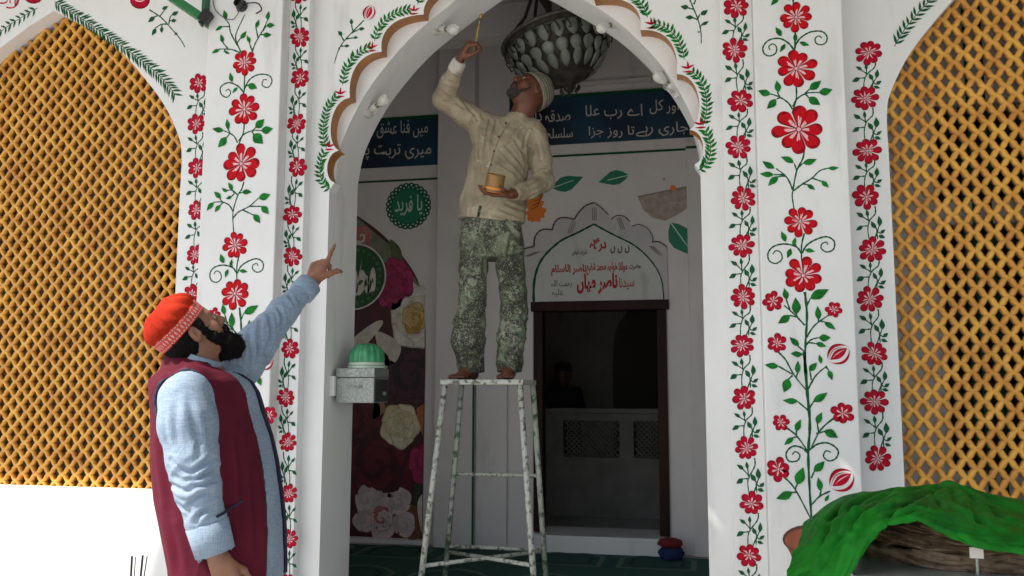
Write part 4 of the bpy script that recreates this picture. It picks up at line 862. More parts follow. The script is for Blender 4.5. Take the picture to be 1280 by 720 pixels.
b = MB(); b.tube(spline([P3(300, 12, 4.12), P3(292, 24, 4.125), P3(280, 22, 4.13), P3(268, 10, 4.13), P3(266, -10, 4.13)], 5), .0022, 5); b.tube(spline([P3(309, 4, 4.11), P3(322, 4, 4.09), P3(327, 12, 4.1), P3(320, 17, 4.12)], 5), .004, 5); b.build('loose_wire', M['black'], sk)
# ------------------------------------------------------------------ table, basket, green cloth at lower right
YT0 = 3.02
(xt0, ztab) = P(1062, 713, YT0+.05)
tb = empty('offering_table', (xt0+.5, 3.3, 0), 'grey glass-topped table holding the wicker basket at lower right', 'table')
M['tabm'] = mat('grey_table_metal', (.22, .22, .21), .5, .3, 12); M['tglass'] = mat('table_top_glass', (.30, .32, .31), .15, .2, 8)
b = MB(); b.box(xt0, xt0+1.15, YT0-.03, 3.78, ztab-.012, ztab); b.build('table_top', M['tglass'], tb, bevel=.002)
b = MB(); b.box(xt0+.01, xt0+1.14, YT0-.02, YT0+.005, ztab-.06, ztab-.0125); b.box(xt0+.01, xt0+.035, YT0+.0855, 3.77, ztab-.06, ztab-.0125); b.box(xt0+1.115, xt0+1.14, YT0+.0855, 3.77, ztab-.06, ztab-.0125); b.build('table_frame', M['tabm'], tb)
for x in (xt0+.02, xt0+1.1):
    for y in (YT0+.07, 3.73):
        b = MB(); b.box(x, x+.03, y, y+.03, .001, ztab-.061); b.build('leg', M['tabm'], tb)
M['twig'] = mat('wicker_twig', (.17, .10, .055), .75, vscale=30, col2=(.05, .03, .018), lo=.3, hi=.7, bump=.4, bscale=80)
M['twig2'] = mat('pale_wicker_twig', (.27, .19, .12), .75, vscale=30, col2=(.10, .06, .04), lo=.3, hi=.7)
cb = Vector(P3(1215, 690, 3.40)); cb.z = ztab+.002
bk = empty('wicker_basket', cb, 'rough brown wicker basket half covered by the green cloth', 'basket')
def coil(z0_, z1_, r0, r1, n_, tw, name, mat_):
    b = MB(); rr = random.Random(int(z0_*1000))
    for k in range(n_):
        t = rr.random(); z = cb.z+z0_+(z1_-z0_)*t; r = r0+(r1-r0)*t+rr.uniform(-.012, .012); a0 = rr.uniform(0, 6.28); L_ = rr.uniform(1.2, 3.4); pts = []; ph = rr.uniform(0, 6); sl = rr.gauss(0, .022)
        for j in range(13):
            u = j/12; a = a0+L_*u; w = r+.010*math.sin(a*7+ph); pts.append((cb.x+w*1.0*math.cos(a), cb.y+.85*w*math.sin(a)*.95, min(max(z+.007*math.sin(a*9+ph)+sl*(u-.5), cb.z+.003), cb.z+.138)))
        b.tube(pts, rr.uniform(.0028, .0062)*tw, 5)
    return b.build(name, mat_, bk)
coil(.068, .150, .355, .30, 150, 1.1, 'woven_side', M['twig']); coil(.070, .150, .36, .305, 70, .9, 'woven_side', M['twig2'])
coil(.012, .040, .34, .36, 50, 1.6, 'woven_rim', M['twig2']); coil(.004, .042, .33, .35, 40, 1.3, 'woven_rim', M['twig'])
b = MB(); b.lathe([(.29, .0), (.30, .05), (.27, .12), (.26, .12)], (0, 0, 0), 40, M=Matrix.Translation(cb) @ Matrix.Diagonal((1.05, .78, 1, 1))); b.build('basket_lining', mat('dark_wicker_core', (.02, .013, .008), .9), bk)
ps = MB(); c = Vector(P3(1222, 716, 3.035)); c.z = ztab
pst = empty('tag_holder', c, 'little steel post with a square tag standing before the basket', 'tag holder')
zt1 = P(1222, 684, 3.035)[1]; zt0 = P(1222, 698, 3.035)[1]
ps.lathe([(.022, .001), (.022, .006), (.009, .009)], c, 20); ps.tube([(c.x, c.y, c.z+.008), (c.x, c.y, zt0)], .0048, 8); ps.build('post', M['steel'], pst)
ps = MB(); ps.box(c.x-.020, c.x+.020, c.y-.003, c.y+.003, zt0, zt1); ps.tube([(c.x, c.y, zt1), (c.x, c.y, zt1+.01)], .004, 6); ps.build('square_tag', mat('pale_metal_tag', (.55, .54, .5), .4, metal=.3), pst, bevel=.001)
from mathutils.bvhtree import BVHTree
def bvh(V, F): return BVHTree.FromPolygons([tuple(v) for v in V], [tuple(int(i) for i in f) for f in F])
def unit(v): v = np.asarray(v, float); return v/np.linalg.norm(v)
def raypt(px, py, obs, lift=.001):
    d = unit(RM @ np.array([(px-640)/FPX, -(py-360)/FPX, -1.0])); best = None
    for bv in obs:
        h = bv.ray_cast(Vector((0, 0, ZC)), Vector(d))
        if h[0] is not None and (best is None or h[3] < best[3]): best = h
    return (np.array(best[0])-d*lift, np.array(best[1])) if best else (None, None)
def vnormals(V, F):
    a, b_, c_, d_ = (V[F[:, i]] for i in range(4)); n = np.cross(c_-a, d_-b_); N_ = np.zeros_like(V)
    for i in range(4):
        for ax in range(3): N_[:, ax] += np.bincount(F[:, i], n[:, ax], len(V))
    return N_/(np.linalg.norm(N_, axis=1)[:, None]+1e-12)
def crease(V, F, lines, amp, w):
    """press fold lines (drawn over the visible surface) into a cloth mesh: a valley with a soft rim"""
    bv = bvh(V, F); N_ = vnormals(V, F); N_ = N_*np.sign((N_ @ -FW[:3]).mean() or 1) if False else N_; out = np.zeros(len(V)); cdir = np.array([0, 0, ZC])-V; cdir /= np.linalg.norm(cdir, axis=1)[:, None]
    facing = np.einsum('ij,ij->i', N_, cdir); sgn = 1.0 if facing[np.linalg.norm(V-V[np.argmin(np.linalg.norm(V, axis=1))], axis=1) < .2].mean() >= 0 else -1.0
    for L_ in lines:
        pp = []
        for q in spline([np.array(p, float) for p in L_], 5):
            h, _ = raypt(q[0], q[1], [bv], 0)
            if h is not None and (not pp or np.linalg.norm(h-pp[-1]) < .25): pp.append(h)
        if len(pp) < 2: continue
        pp = np.array(pp); lo_, hi_ = pp.min(0)-4*w, pp.max(0)+4*w; ix = np.where(((V > lo_) & (V < hi_)).all(1))[0]
        if len(ix) == 0: continue
        Q = V[ix]; best = np.full(len(ix), 9.); tt = np.zeros(len(ix)); n = len(pp)-1
        for i in range(n):
            a, b_ = pp[i], pp[i+1]; ab = b_-a; t = np.clip((Q-a) @ ab/(ab @ ab+1e-12), 0, 1); d = np.linalg.norm(Q-a-t[:, None]*ab, axis=1); m_ = d < best; best[m_] = d[m_]; tt[m_] = (i+t[m_])/n
        k = np.sin(np.pi*np.clip(tt, .04, .96))**.6
        out[ix] += k*(-np.exp(-(best/w)**2)+.75*np.exp(-((best-1.9*w)/w)**2))*amp
    return V+N_*sgn*out[:, None]
# cloth: control grid (px, py, y) resampled, then folded
CG = [[(1022, 668, 3.80), (1052, 640, 3.82), (1092, 630, 3.84), (1140, 626, 3.85), (1188, 616, 3.86), (1240, 630, 3.86), (1330, 646, 3.84)],
      [(1008, 655, 3.55), (1046, 626, 3.58), (1092, 616, 3.60), (1140, 612, 3.60), (1188, 609, 3.60), (1238, 620, 3.60), (1330, 636, 3.6)],
      [(1000, 680, 3.30), (1036, 650, 3.32), (1086, 632, 3.32), (1140, 624, 3.32), (1192, 626, 3.32), (1245, 642, 3.32), (1330, 654, 3.32)],
      [(990, 705, 3.14), (1030, 682, 3.12), (1072, 652, 3.10), (1120, 640, 3.08), (1180, 645, 3.06), (1240, 664, 3.06), (1330, 668, 3.06)],
      [(984, 728, 3.06), (1024, 715, 3.02), (1062, 690, 2.99), (1104, 655, 2.99), (1152, 648, 2.99), (1215, 676, 2.99), (1330, 690, 2.99)],
      [(978, 760, 3.04), (1020, 756, 3.00), (1052, 735, 2.98), (1092, 664, 2.985), (1150, 649, 2.985), (1210, 679, 2.985), (1330, 694, 2.985)]]
rows = [spline([np.array(P3(*q)) for q in r], 26) for r in CG]
cols = list(zip(*rows)); grid = [spline(c_, 20) for c_ in cols]      # grid[col][row]
nc, nr_ = len(grid), len(grid[0]); V = np.array(grid)
uu = np.linspace(0, 1, nc)[:, None]; vv = np.linspace(0, 1, nr_)[None, :]
Nn = np.cross(np.gradient(V, axis=0), np.gradient(V, axis=1)); Nn /= np.linalg.norm(Nn, axis=2)[..., None]+1e-9
if Nn[:, :, 2].mean() < 0: Nn = -Nn
def fold(a, b_, c_, fr, w): s_ = np.sin((a*uu+b_*vv+c_)*fr+1.3*np.sin(3*uu+4*vv+c_)); return w*(1-np.abs(s_))**1.6
disp = fold(1.0, .55, .2, 9, .008)+fold(.5, -.9, .1, 12, .006)+fold(1.6, .2, .7, 15, .004)+fold(2.2, 1.4, .3, 17, .004)
kn = np.exp(-((uu-.665)**2/.0012+(vv-.22)**2/.006))*.022
V = V+Nn*(disp+kn)[..., None]*np.clip(.35+vv*1.2, 0, 1)[..., None]
F = np.array([(i*nr_+j, (i+1)*nr_+j, (i+1)*nr_+j+1, i*nr_+j+1) for i in range(nc-1) for j in range(nr_-1)])
M['cloth'] = mat('green_satin', (.008, .18, .012), .6, vscale=9, col2=(.004, .10, .007), spec=.14, bump=.15, bscale=35)
V = V.reshape(-1, 3); V = crease(V, F, [[(1187, 607), (1150, 625), (1110, 650), (1088, 688), (1070, 716)], [(1185, 609), (1130, 622), (1075, 650), (1036, 705)], [(1180, 608), (1140, 614), (1090, 627), (1026, 668)], [(1190, 612), (1200, 632), (1230, 657), (1262, 672)], [(1193, 610), (1220, 628), (1250, 648), (1279, 662)], [(1150, 626), (1100, 637), (1062, 662), (1018, 716)], [(1195, 608), (1240, 626), (1282, 642)], [(1060, 628), (1045, 650), (1022, 690)], [(1130, 616), (1100, 622), (1070, 640), (1050, 668)], [(1210, 618), (1216, 640), (1222, 660)]], .016, .016)
V = crease(V, F, [[(1165, 615), (1172, 628), (1180, 640)], [(1100, 640), (1120, 634), (1160, 634)], [(1040, 690), (1056, 668), (1070, 660)], [(1235, 640), (1255, 655), (1280, 652)], [(1010, 660), (1030, 655), (1052, 641)], [(1120, 645), (1150, 640), (1190, 644)]], .009, .009)
rs = random.Random(11); sm = []
for _ in range(46):
    x, y = rs.uniform(1000, 1275), rs.uniform(612, 715); a = R_(rs.uniform(95, 160) if x < 1180 else rs.uniform(15, 60)); L_ = rs.uniform(14, 42); sm.append([(x, y), (x+L_*.5*math.cos(a)+rs.uniform(-3, 3), y+L_*.5*math.sin(a)), (x+L_*math.cos(a), y+L_*math.sin(a))])
V = crease(V, F, sm, .0035, .0075)
cl = mk('green_cloth', V, F, M['cloth'], None, smooth=True); m_ = cl.modifiers.new('thick', 'SOLIDIFY'); m_.thickness = .004; cl.modifiers.new('sub', 'SUBSURF').render_levels = 1
tag(cl, 'crumpled bright green satin cloth draped over the wicker basket', 'cloth')
# ------------------------------------------------------------------ thin rods by the lower left wall
rd = empty('dark_rods', P3(170, 760, 4.1), 'thin dark rods standing before the sunlit wall left of the man', 'rods')
for x, y, dx, w in ((165, 695, -1.5, .0055), (169.5, 696, -2, .0025), (178.5, 694, -3, .0055), (184, 695, -4.5, .003)):
    b = MB(); A = np.array(P3(x, y, 4.1)); B = np.array(P3(x+dx*1.2, 730, 4.08)); B = A+(B-A)*(A[2]-.002)/(A[2]-B[2]); b.tube([A, B], w, 6); b.build('rod', M['black'], rd)
# ------------------------------------------------------------------ cloth bundle by the door step
def lump(name, c, r, m, parent, seed):
    bm = bmesh.new(); bmesh.ops.create_icosphere(bm, subdivisions=4, radius=1); rr = random.Random(seed); k = [(Vector((rr.uniform(-1, 1), rr.uniform(-1, 1), rr.uniform(-1, 1))).normalized(), rr.uniform(4, 9), rr.uniform(0, 6)) for _ in range(6)]
    for v in bm.verts:
        q = 1+sum(.06*(1-abs(math.sin(v.co.dot(d_)*f_+p_)))**2 for d_, f_, p_ in k); v.co = Vector((v.co.x*r[0], v.co.y*r[1], max(v.co.z, -.75)*r[2]))*q+Vector(c)
    V = [tuple(v.co) for v in bm.verts]; F = [tuple(v.index for v in f.verts) for f in bm.faces]; bm.free(); return mk(name, V, F, m, parent, smooth=True)
cbx, cbz = P(839, 690, 6.32); bd = empty('cloth_bundle', (cbx, 6.32, ZF+.013), 'red and blue cloth bundle on the carpet beside the door step', 'bundle')
lump('blue_cloth', (cbx, 6.32, ZF+.055), (.080, .065, .052), mat('blue_cloth', (.008, .02, .10), .9), bd, 1); lump('red_cloth', (cbx-.004, 6.31, ZF+.125), (.078, .06, .034), mat('red_cloth', (.16, .008, .010), .9), bd, 2)
# green pipes seen through the right screen
for x, lab in ((1238, 'slim dark green pipe behind the middle of the right screen'), (1222, 'slim dark green pipe nearer the left edge behind the right screen')):
    xx, _ = P(x, 300, 6.3); b = MB(); b.tube([(xx, 6.3, ZF+.003), (xx, 6.3, ZCE-.003)], .022, 8); tag(b.build('green_pipe', M['dkgreen'], smooth=True), lab, 'pipe')
for (x0, x1, z0, z1) in wins:
    wf = empty('window_frame', ((x0+x1)/2, YB, z0), 'grey frame round a dark %s opening seen through the %s screen' % ('high' if z0 > 2.7 else 'tall' if x0 > 0 else 'broad', 'right' if x0 > 0 else 'left'), 'window')
    b = MB(); b.prism([[(x0-.05, z0-.05), (x1+.05, z0-.05), (x1+.05, z1+.05), (x0-.05, z1+.05)], [(x0+.003, z0+.003), (x1-.003, z0+.003), (x1-.003, z1-.003), (x0+.003, z1-.003)]], YB-.03, YB-.001); b.build('frame', M['inner'], wf)
    for k in range(1, 4):
        b = MB(); xx = x0+(x1-x0)*k/4; b.tube([(xx, YB+.05, z0), (xx, YB+.05, z1)], .008, 6); b.build('window_bar', M['dkgreen'], wf)
#==PEOPLE==
# ------------------------------------------------------------------ implicit-surface toolkit for figures and cloth
from mathutils.bvhtree import BVHTree
ZV = np.array([0, 0, 1.0])
def unit(v): v = np.asarray(v, float); return v/np.linalg.norm(v)
class Vol:
    def __init__(s, lo, hi, h):
        s.lo = np.array(lo, float); s.h = h; s.n = np.ceil((np.array(hi)-s.lo)/h).astype(int)+1
        s.D = np.full(s.n, .5, np.float32); s.ax = [(s.lo[i]+h*np.arange(s.n[i])).astype(np.float32) for i in range(3)]
    def sl(s, lo, hi):
        a = np.clip(np.floor((np.array(lo)-s.lo)/s.h).astype(int), 0, s.n); b_ = np.clip(np.ceil((np.array(hi)-s.lo)/s.h).astype(int)+1, 0, s.n)
        return tuple(slice(a[i], b_[i]) for i in range(3))
    def xyz(s, q): return s.ax[0][q[0]][:, None, None], s.ax[1][q[1]][None, :, None], s.ax[2][q[2]][None, None, :]
    def op(s, fn, lo, hi, k, mode='u'):
        q = s.sl(lo, hi); D1 = s.D[q]
        if D1.size == 0: return
        d = fn(*s.xyz(q)).astype(np.float32)
        if mode == 'u':
            if k > 0: h = np.clip(.5+.5*(D1-d)/k, 0, 1); s.D[q] = D1*(1-h)+d*h-k*h*(1-h)
            else: s.D[q] = np.minimum(D1, d)
        elif mode == 's':
            if k > 0: h = np.clip(.5-.5*(D1+d)/k, 0, 1); s.D[q] = D1*(1-h)+(-d)*h+k*h*(1-h)
            else: s.D[q] = np.maximum(D1, -d)
    def cap(s, a, b_, ra, rb, k=.01, mode='u', flat=None):
        a, b_ = np.array(a, float), np.array(b_, float); r = max(ra, rb); m = r+k+.02; lo = np.minimum(a, b_)-m; hi = np.maximum(a, b_)+m; ab = b_-a; L2 = float(ab @ ab)+1e-12
        def fn(x, y, z):
            px_, py_, pz_ = x-a[0], y-a[1], z-a[2]; t = np.clip((px_*ab[0]+py_*ab[1]+pz_*ab[2])/L2, 0, 1)
            qx, qy, qz = px_-ab[0]*t, py_-ab[1]*t, pz_-ab[2]*t; d2 = qx*qx+qy*qy+qz*qz
            if flat is not None: nn, f_ = flat; dn = qx*nn[0]+qy*nn[1]+qz*nn[2]; d2 = d2+dn*dn*(f_*f_-1)
            return np.sqrt(d2)-(ra+(rb-ra)*t)
        s.op(fn, lo, hi, k, mode)
    def chain(s, pts, rs, k=.01, mode='u'):
        for i in range(len(pts)-1): s.cap(pts[i], pts[i+1], rs[i], rs[i+1], k, mode)
    def ell(s, c, r, R3=None, k=.01, mode='u'):
        c = np.array(c, float); r = np.array(r, float); R3 = np.eye(3) if R3 is None else R3; m = max(r)+k+.02
        def fn(x, y, z):
            dx, dy, dz = x-c[0], y-c[1], z-c[2]; u = [dx*R3[0, i]+dy*R3[1, i]+dz*R3[2, i] for i in range(3)]
            k0 = np.sqrt(sum((u[i]/r[i])**2 for i in range(3))); k1 = np.sqrt(sum((u[i]/r[i]**2)**2 for i in range(3)))+1e-9; return k0*(k0-1)/k1
        s.op(fn, c-m, c+m, k, mode)
    def stack(s, lev, f, l, k=.02, ex=2.2, grow=0, mode='u', folds=None):
        """lev: list of (z, centre xyz, half along f, half along l) -> loft of super-ellipses"""
        lev = sorted(lev, key=lambda q: q[0]); zs = np.array([q[0] for q in lev]); C = np.array([q[1] for q in lev]); A = np.array([q[2] for q in lev])+grow; B = np.array([q[3] for q in lev])+grow
        m = max(A.max(), B.max())+.05; lo = C.min(0)-m; hi = C.max(0)+m; lo[2] = zs[0]-.06; hi[2] = zs[-1]+.06
        def fn(x, y, z):
            zz = z.ravel(); cx, cy = np.interp(zz, zs, C[:, 0]), np.interp(zz, zs, C[:, 1]); a = np.interp(zz, zs, A); b_ = np.interp(zz, zs, B); g = lambda v: v[None, None, :]
            dx, dy = x-g(cx), y-g(cy); u = np.abs(dx*f[0]+dy*f[1])/g(a); v = np.abs(dx*l[0]+dy*l[1])/g(b_)
            rr = (u**ex+v**ex)**(1/ex); d = (rr-1)*np.minimum(g(a), g(b_)); return np.maximum(d, np.maximum(z-zs[-1]-grow, zs[0]-z))
        s.op(fn, lo, hi, k, mode)
    def mesh(s):
        D = s.D; I = D < 0; n = s.n
        c = [(i, j, k) for i in (0, 1) for j in (0, 1) for k in (0, 1)]
        any_ = np.zeros(n-1, bool); all_ = np.ones(n-1, bool)
        for i, j, k in c: b_ = I[i:n[0]-1+i, j:n[1]-1+j, k:n[2]-1+k]; any_ |= b_; all_ &= b_
        idx = np.argwhere(any_ & ~all_); vi = np.full(n-1, -1, np.int32); vi[tuple(idx.T)] = np.arange(len(idx))
        cv = np.stack([D[idx[:, 0]+i, idx[:, 1]+j, idx[:, 2]+k] for i, j, k in c], 1); P_ = np.zeros((len(idx), 3)); cnt = np.zeros(len(idx)); co8 = np.array(c, float)
        for a in range(8):
            for b_ in range(a+1, 8):
                if bin(a ^ b_).count('1') != 1: continue
                va, vb = cv[:, a], cv[:, b_]; cr = (va < 0) != (vb < 0); t = np.where(cr, va/(va-vb+1e-12), 0)
                P_ += np.where(cr[:, None], co8[a]+(co8[b_]-co8[a])*t[:, None], 0); cnt += cr
        V = (idx+P_/cnt[:, None])*s.h+s.lo; Fs = []
        for ax in range(3):
            o1, o2 = [(1, 2), (2, 0), (0, 1)][ax]; sh = [slice(1, -1)]*3; sh[ax] = slice(0, n[ax]-1); sh2 = list(sh); sh2[ax] = slice(1, n[ax])
            A_, B_ = I[tuple(sh)], I[tuple(sh2)]; e = np.argwhere(A_ != B_)
            if len(e) == 0: continue
            inside = A_[tuple(e.T)]; p = e.copy()+1; p[:, ax] -= 1
            d1 = np.zeros(3, int); d1[o1] = 1; d2 = np.zeros(3, int); d2[o2] = 1
            q = [vi[tuple((p-d1*a-d2*b_).T)] for a, b_ in ((1, 1), (0, 1), (0, 0), (1, 0))]; Q = np.stack(q, 1); Q[~inside] = Q[~inside][:, ::-1]; Fs.append(Q)
        return V, np.concatenate(Fs)
def vnormals(V, F):
    a, b_, c_, d_ = (V[F[:, i]] for i in range(4)); n = np.cross(c_-a, d_-b_); N_ = np.zeros_like(V)
    for i in range(4):
        for ax in range(3): N_[:, ax] += np.bincount(F[:, i], n[:, ax], len(V))
    return N_/(np.linalg.norm(N_, axis=1)[:, None]+1e-12)
def relax(V, F, it=1, w=.5):
    for _ in range(it):
        S_ = np.zeros_like(V); C_ = np.zeros(len(V))
        for i in range(4):
            for j in (1, 3):
                nb = V[F[:, (i+j) % 4]]
                for ax in range(3): S_[:, ax] += np.bincount(F[:, i], nb[:, ax], len(V))
                C_ += np.bincount(F[:, i], minlength=len(V))
        V = V*(1-w)+w*S_/C_[:, None]
    return V
def vnoise(p):
    i = np.floor(p).astype(np.int64); f = p-i; f = f*f*(3-2*f); r = 0
    for a in (0, 1):
        for b_ in (0, 1):
            for c_ in (0, 1):
                h = ((i[:, 0]+a)*73856093) ^ ((i[:, 1]+b_)*19349663) ^ ((i[:, 2]+c_)*83492791); h = (h*2654435761) & 0xffffffff; h = ((h >> 13) ^ h) & 0xffff
                r = r+(h/65535)*(f[:, 0] if a else 1-f[:, 0])*(f[:, 1] if b_ else 1-f[:, 1])*(f[:, 2] if c_ else 1-f[:, 2])
    return r*2-1
def ridged(p): return (1-np.abs(vnoise(p)))**5+.4*(1-np.abs(vnoise(p*2.1+7)))**4
def wrinkle(V, F, dirs, amp, base=(0, 0, 0)):
    """creases running across 'dirs': list of (axis vector, across freq, along freq, weight fn)"""
    N_ = vnormals(V, F); d = np.zeros(len(V))
    for ax_, f1, f2, wf in dirs:
        ax_ = unit(ax_); s_ = V @ ax_; q = V*f2+np.outer(s_, ax_)*(f1-f2)+.35*np.stack([vnoise(V*9), vnoise(V*9+31), vnoise(V*9+57)], 1); w = wf(V) if wf else 1; d += w*(ridged(q+3.3)-.35)
    return V+N_*(amp*d)[:, None]
def raypt(px, py, obs, lift=.001):
    d = unit(RM @ np.array([(px-640)/FPX, -(py-360)/FPX, -1.0])); best = None
    for bv in obs:
        h = bv.ray_cast(Vector((0, 0, ZC)), Vector(d))
        if h[0] is not None and (best is None or h[3] < best[3]): best = h
    return (np.array(best[0])-d*lift, np.array(best[1])) if best else (None, None)
def frame(f, u): f = unit(f); l = unit(np.cross(u, f)); return np.stack([f, l, np.cross(f, l)], 1)
# ---- head in its own frame: x forward, y left, z up
def add_head(v, c, R3, s=1.0, neck=None):
    c = np.array(c); T = lambda p: c+R3 @ (np.array(p)*s)
    E_ = lambda p, r, k, mode='u', R4=None: v.ell(T(p), np.array(r)*s, R3 if R4 is None else R3 @ R4, k, mode)
    Cc = lambda a, b_, ra, rb, k, mode='u': v.cap(T(a), T(b_), ra*s, rb*s, k, mode)
    E_((-.012, 0, .035), (.098, .077, .092), .02); E_((.028, 0, -.022), (.066, .060, .092), .03); E_((.035, 0, -.072), (.050, .050, .038), .03); E_((.070, 0, -.096), (.020, .022, .017), .02)
    Cc((.080, -.034, .018), (.080, .034, .018), .011, .011, .014)
    for sd_ in (1, -1):
        E_((.058, .042*sd_, -.030), (.026, .020, .022), .02); E_((.094, .030*sd_, -.002), (.016, .017, .012), .010, 's'); E_((.079, .031*sd_, -.003), (.0135, .0145, .0125), .004)
        Cc((.088, .018*sd_, .004), (.086, .044*sd_, .002), .0045, .0035, .004); Cc((.087, .020*sd_, -.013), (.084, .043*sd_, -.012), .004, .003, .005)
        E_((-.004, .079*sd_, -.008), (.019, .010, .031), .006); E_((.004, .087*sd_, -.004), (.010, .007, .019), .004, 's'); E_((.012, .078*sd_, -.012), (.006, .007, .008), .004)
        E_((.102, .011*sd_, -.037), (.010, .008, .008), .006); E_((.104, .007*sd_, -.045), (.004, .0035, .004), .002, 's')
    Cc((.086, 0, .012), (.112, 0, -.026), .0085, .0115, .010); E_((.113, 0, -.032), (.012, .012, .011), .006)
    E_((.086, 0, -.062), (.016, .028, .020), .014)
    Cc((.097, -.018, -.058), (.099, .018, -.058), .0055, .0055, .006); Cc((.095, -.017, -.069), (.096, .017, -.069), .0065, .0065, .006); Cc((.104, -.02, -.0635), (.104, .02, -.0635), .0022, .0022, .003, 's')
    if neck is not None: v.cap(T((-.018, 0, -.055)), neck, .060*s, .064*s, .03)
def eye_parts(c, R3, s, parent, look=(1, 0, 0)):
    for sd_ in (1, -1):
        p = np.array(c)+R3 @ (np.array((.0815, .031*sd_, -.003))*s); bm = bmesh.new(); bmesh.ops.create_uvsphere(bm, u_segments=16, v_segments=12, radius=.0125*s); V = np.array([v.co[:] for v in bm.verts]); F = [tuple(v.index for v in f.verts) for f in bm.faces]; bm.free()
        fw_ = R3 @ unit(look); mi = [1 if unit(np.mean([V[i] for i in f], 0)) @ fw_ > .86 else 0 for f in F]; mk('eye', V+p, F, [M['eyew'], M['eyeb']], parent, mi=mi, smooth=True)
# ---- hand: w wrist, d direction to knuckles, n out of the palm, t thumb side
def add_hand(v, w, d, n, t, curls, thumb, s=1.0, k=.006, spread=.05):
    w = np.array(w, float); d, n, t = unit(d), unit(n), unit(t); n = unit(n-d*(n @ d)); t = unit(t-d*(t @ d)-n*(t @ n)); A = lambda x, y, z: w+(d*x+t*y+n*z)*s
    offs_ = [.030, .010, -.011, -.029]; kn_ = [.092, .096, .091, .083]; Ls = [(.042, .026, .021), (.046, .030, .022), (.043, .028, .021), (.034, .021, .019)]; rs = [.0092, .0094, .0090, .0080]; tips_ = []
    for o_, K_ in zip(offs_, kn_): v.cap(A(0, o_*.55, 0), A(K_, o_, 0), .017*s, .0125*s, .012)
    v.cap(A(.03, .02, .008), A(.05, .012, .008), .017*s, .012*s, .012); v.cap(A(.03, -.018, .008), A(.055, -.014, .006), .015*s, .011*s, .012)
    for i in range(4):
        p = A(kn_[i], offs_[i], 0); a = 0; di = unit(d+t*offs_[i]*spread*30)
        for j in range(3):
            a += curls[i][j]; q = p+(di*math.cos(a)+n*math.sin(a))*Ls[i][j]*s; v.cap(p, q, rs[i]*(1-.08*j)*s, rs[i]*(.94-.10*j)*s, .005 if j else k); p = q
        tips_.append(p)
    p = A(.018, .022, .004)
    for j, (dx, dy, dz) in enumerate(thumb):
        q = p+unit(d*dx+t*dy+n*dz)*(.046, .033, .027)[j]*s; v.cap(p, q, (.0155, .0108, .0098)[j]*s, (.0112, .0102, .0078)[j]*s, .008); p = q
    return tips_
# ---- materials of figures
def cloth_mat(name, c1, c2, rough=.9, weave=260, wamt=.3, **k):
    m = mat(name, c1, rough, vscale=k.pop('vs', 6), col2=c2, bump=wamt, bscale=weave, **k); return m
M['eyew'] = mat('eye_white', (.55, .50, .45), .2); M['eyeb'] = mat('eye_iris', (.02, .01, .006), .15)
def skin_mat(name, c1, c2):
    m = mat(name, c1, .48, vscale=14, col2=c2, bump=.12, bscale=120); b_ = m.node_tree.nodes['Principled BSDF']; b_.inputs['Subsurface Weight'].default_value = .08; b_.inputs['Subsurface Radius'].default_value = (.02, .008, .004); return m
M['skinA'] = skin_mat('brown_skin', (.28, .13, .078), (.20, .085, .048)); M['skinB'] = skin_mat('dark_brown_skin', (.17, .060, .030), (.10, .036, .020))
M['hair'] = mat('black_hair', (.005, .004, .004), .85, spec=.15, bump=.8, bscale=160); M['greyb'] = mat('greying_beard', (.055, .045, .042), .8, vscale=90, col2=(.014, .011, .01), bump=.8, bscale=180)
def threads(m, c, scale=420, amt=.5):
    N = m.node_tree.nodes; L = m.node_tree.links; b_ = N['Principled BSDF']; src = b_.inputs['Base Color'].links[0].from_socket; tc = N.new('ShaderNodeTexCoord')
    mx = N.new('ShaderNodeMix'); mx.data_type = 'RGBA'; mx.blend_type = 'MIX'; L.new(src, mx.inputs[6]); mx.inputs[7].default_value = (*c, 1); acc = None
    for st in ((1, 1, .05), (.08, .08, 1)):
        mp = N.new('ShaderNodeMapping'); mp.inputs['Scale'].default_value = st; L.new(tc.outputs['Object'], mp.inputs[0]); no = N.new('ShaderNodeTexNoise'); no.inputs['Scale'].default_value = scale; no.inputs['Detail'].default_value = 3; L.new(mp.outputs[0], no.inputs['Vector'])
        if acc is None: acc = no.outputs['Fac']
        else: ma = N.new('ShaderNodeMath'); ma.operation = 'MULTIPLY'; L.new(acc, ma.inputs[0]); L.new(no.outputs['Fac'], ma.inputs[1]); acc = ma.outputs[0]
    cr = N.new('ShaderNodeValToRGB'); cr.color_ramp.elements[0].position = .2; cr.color_ramp.elements[1].position = .32; cr.color_ramp.elements[1].color = (amt, amt, amt, 1); L.new(acc, cr.inputs[0]); L.new(cr.outputs[0], mx.inputs[0]); L.new(mx.outputs[2], b_.inputs['Base Color']); return m
M['chamb'] = threads(cloth_mat('pale_blue_chambray', (.22, .30, .40), (.17, .24, .335)), (.40, .47, .55), 340, .4)
M['vest'] = cloth_mat('maroon_vest_cloth', (.105, .006, .020), (.075, .004, .015), .8, spec=.2); M['navy'] = mat('navy_piping', (.012, .010, .035), .7)
M['kurta'] = threads(cloth_mat('grey_kurta', (.42, .43, .42), (.34, .35, .34)), (.2, .2, .2), 300, .5)
M['cap'] = cloth_mat('orange_red_cap', (.62, .055, .012), (.50, .035, .01), .75, bump=.3) if False else mat('orange_red_cap', (.42, .030, .010), .9, spec=.1, vscale=9, col2=(.32, .020, .008), bump=.3, bscale=200)
